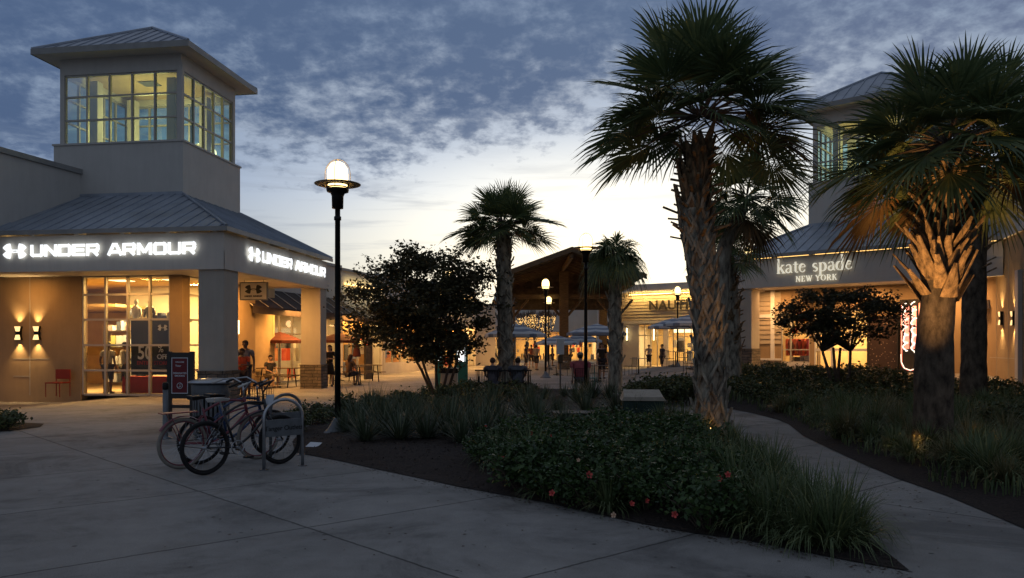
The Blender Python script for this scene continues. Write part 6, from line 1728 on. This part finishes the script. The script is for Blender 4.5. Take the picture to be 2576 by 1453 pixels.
    # hair
    b = MB(); c = hd+v(0,.018,.035)
    b.sphere(c, .092*k, .105*k, .098*k, 14, 10)
    b.v = [(x, y, z) if not (y < c.y-.03*k and z < c.z+.03*k) else (x*.7, c.y-.03*k, z) for x, y, z in b.v]
    if longhair: b.tube([c+v(0,.04,.02), c+v(0,.085,-.12), c+v(0,.09,-.30)], [.09*k,.085*k,.05*k], 10)
    b.build('hair', cloth(hair,'hair'), T, smooth=True)
    if hat:
        b = MB(); b.lathe([(.10*k,.0),(.098*k,.06*k),(.06*k,.11*k),(.01,.12*k)], hd+v(0,.01,.045), 14); b.obox(hd+v(0,-.12,.05), .12*k, .12*k, .012*k); b.build('cap', cloth(hat), T, smooth=True)
    # shirt
    e = .016*k
    sl = .62
    S_ = [(t(0,0,-.06),(.145*k*broad+e,.11*k+e)),(waist,(.125*k*broad+e,.10*k+e)),(chest,(.15*k*broad+e,.105*k+e)),(t(0,0,.47),(.115*k+e,.08*k+e)),(t(0,0,.505),(.07*k+e,.06*k+e)),
          (shL,.06*k+e),(shL.lerp(elL,sl),.048*k+e),(shR,.06*k+e),(shR.lerp(elR,sl),.048*k+e)]
    me = skinmesh(S_, [(0,1),(1,2),(2,3),(3,4),(3,5),(5,6),(3,7),(7,8)], 'shirt', cloth(shirt), 1, 2); link(bpy.data.objects.new('shirt', me), T)
    f_ = .95 if not short else .0
    if dress and pose != 'sit':
        b = MB(); b.tube([t(0,0,.05), t(0,0,-.12), t(0,0,-.45)], [.13*k,.17*k,.22*k], 14); b.build('skirt', cloth(pants), T, smooth=True)
    else:
        lo = lambda kn, an: kn.lerp(an, .12) if short else kn.lerp(an, .93)
        P_ = [(hip+VZ*.04*k,(.14*k*broad+e,.11*k+e)),(hipL,.098*k+e),(kneeL,.072*k+e),(lo(kneeL,ankL),.066*k+e*.6),(hipR,.098*k+e),(kneeR,.072*k+e),(lo(kneeR,ankR),.066*k+e*.6)]
        me = skinmesh(P_, [(0,1),(1,2),(2,3),(0,4),(4,5),(5,6)], 'trousers', cloth(pants), 1, 0); link(bpy.data.objects.new('trousers', me), T)
    for a_, f in ((ankL,footL),(ankR,footR)):
        b = MB(); c = Vector(((a_.x+f.x)/2, (a_.y+f.y)/2-.01*k, 0)); b.sphere((c.x, c.y, .045*k), .048*k, .135*k, .045*k, 12, 8); b.build('shoe', cloth((.08,.07,.065)), T, smooth=True)
    return T
def at(px, D, z=0): p = PX(px, D); p.z += z; return p
person(upos(-5.55,2.75,.03), URZ+math.pi, 'person in pale t-shirt and dark shorts with back turned inside the left shop window', shirt=(.50,.45,.36), skin='d', arms='down')
person(upos(-5.08,2.95,.03), URZ+math.pi-.5, 'person in light shirt standing right beside another inside the left shop window', shirt=(.45,.38,.28), skin='m', arms='fold', pants=(.12,.09,.05))
person(at(609,22.9), .2, 'person in orange t-shirt standing by the porch wall under the hanging sign', shirt=(.62,.09,.03), pants=(.05,.03,.03), skin='d', H=1.55, arms='fold')
person(at(617,23.6), .1, 'person in grey shirt behind the one in orange, by the porch wall', shirt=(.16,.16,.17), pants=(.04,.04,.05), skin='d', H=1.80)
person(at(676,29.0), .9, 'person sitting at the picnic table between the porch columns', pose='sit', shirt=(.06,.06,.06), pants=(.18,.15,.11), skin='l', arms='fwd')
person(at(829,30.0), -.1, 'dark haired person in black with folded arms left of the nearest lamp post', shirt=(.018,.016,.018), pants=(.015,.015,.018), longhair=True, arms='fold', H=1.66, dress=True)
person(at(877,30.6), 2.6, 'long haired person sitting at the picnic table right of the nearest lamp post', pose='sit', shirt=(.16,.09,.05), pants=(.05,.04,.04), longhair=True, hair=(.10,.05,.025), arms='fwd')
person(at(1240,23.95,-.03), math.pi+.15, 'person in dark shirt on the park bench left of the small palm', pose='sit', shirt=(.09,.08,.09), skin='l', arms='fwd', broad=1.35, hair=(.10,.06,.04))
person(at(1301,23.95,-.03), math.pi-.15, 'broad person in dark top on the park bench right of the small palm', pose='sit', shirt=(.10,.10,.11), skin='l', arms='fwd', broad=1.5, hair=(.05,.03,.02))
person(at(1460,25.8), math.pi, 'heavy person in pink and red shirt and cap sitting with back turned', pose='sit', shirt=(.42,.11,.12), pants=(.06,.05,.06), broad=1.6, hat=(.25,.22,.2), arms='down', H=1.85)
cafe_chair(at(1460,25.9), math.pi, 'chair under the heavy person in pink', first=ch)
person(at(1513,36), .3, 'person with dark hair standing beneath the striped umbrella left of the slim palm', shirt=(.03,.03,.03), pants=(.03,.03,.04), longhair=True)
person(at(1632,54), -.6, 'person in pale shirt and dark shorts walking past the clapboard store', shirt=(.38,.36,.33), pants=(.02,.02,.025), arms='fwd', walk=.3)
random.seed(4)
for px, D, c, lab in ((1322,52,(.05,.05,.06),'dark clothed person in the distant crowd nearest the small palm'),(1336,56,(.25,.08,.06),'reddish clothed person in the distant crowd'),(1349,50,(.30,.25,.2),'tan clothed person in the distant crowd left of the lamp posts'),
                 (1389,60,(.10,.12,.18),'blue clothed distant person between lamp posts and pillar'),(1435,58,(.3,.3,.3),'grey clothed distant person right of the pavilion pillar'),(1522,52,(.35,.12,.08),'red clothed distant person behind the slim palm'),(1665,47,(.06,.06,.08),'dark clothed person near the clapboard store window')):
    person(at(px, D), random.uniform(0,6.28), lab, shirt=c, pants=(.04,.04,.05), group='people strolling in the far plaza', walk=random.uniform(-.5,.5), skin=random.choice('lmd'))
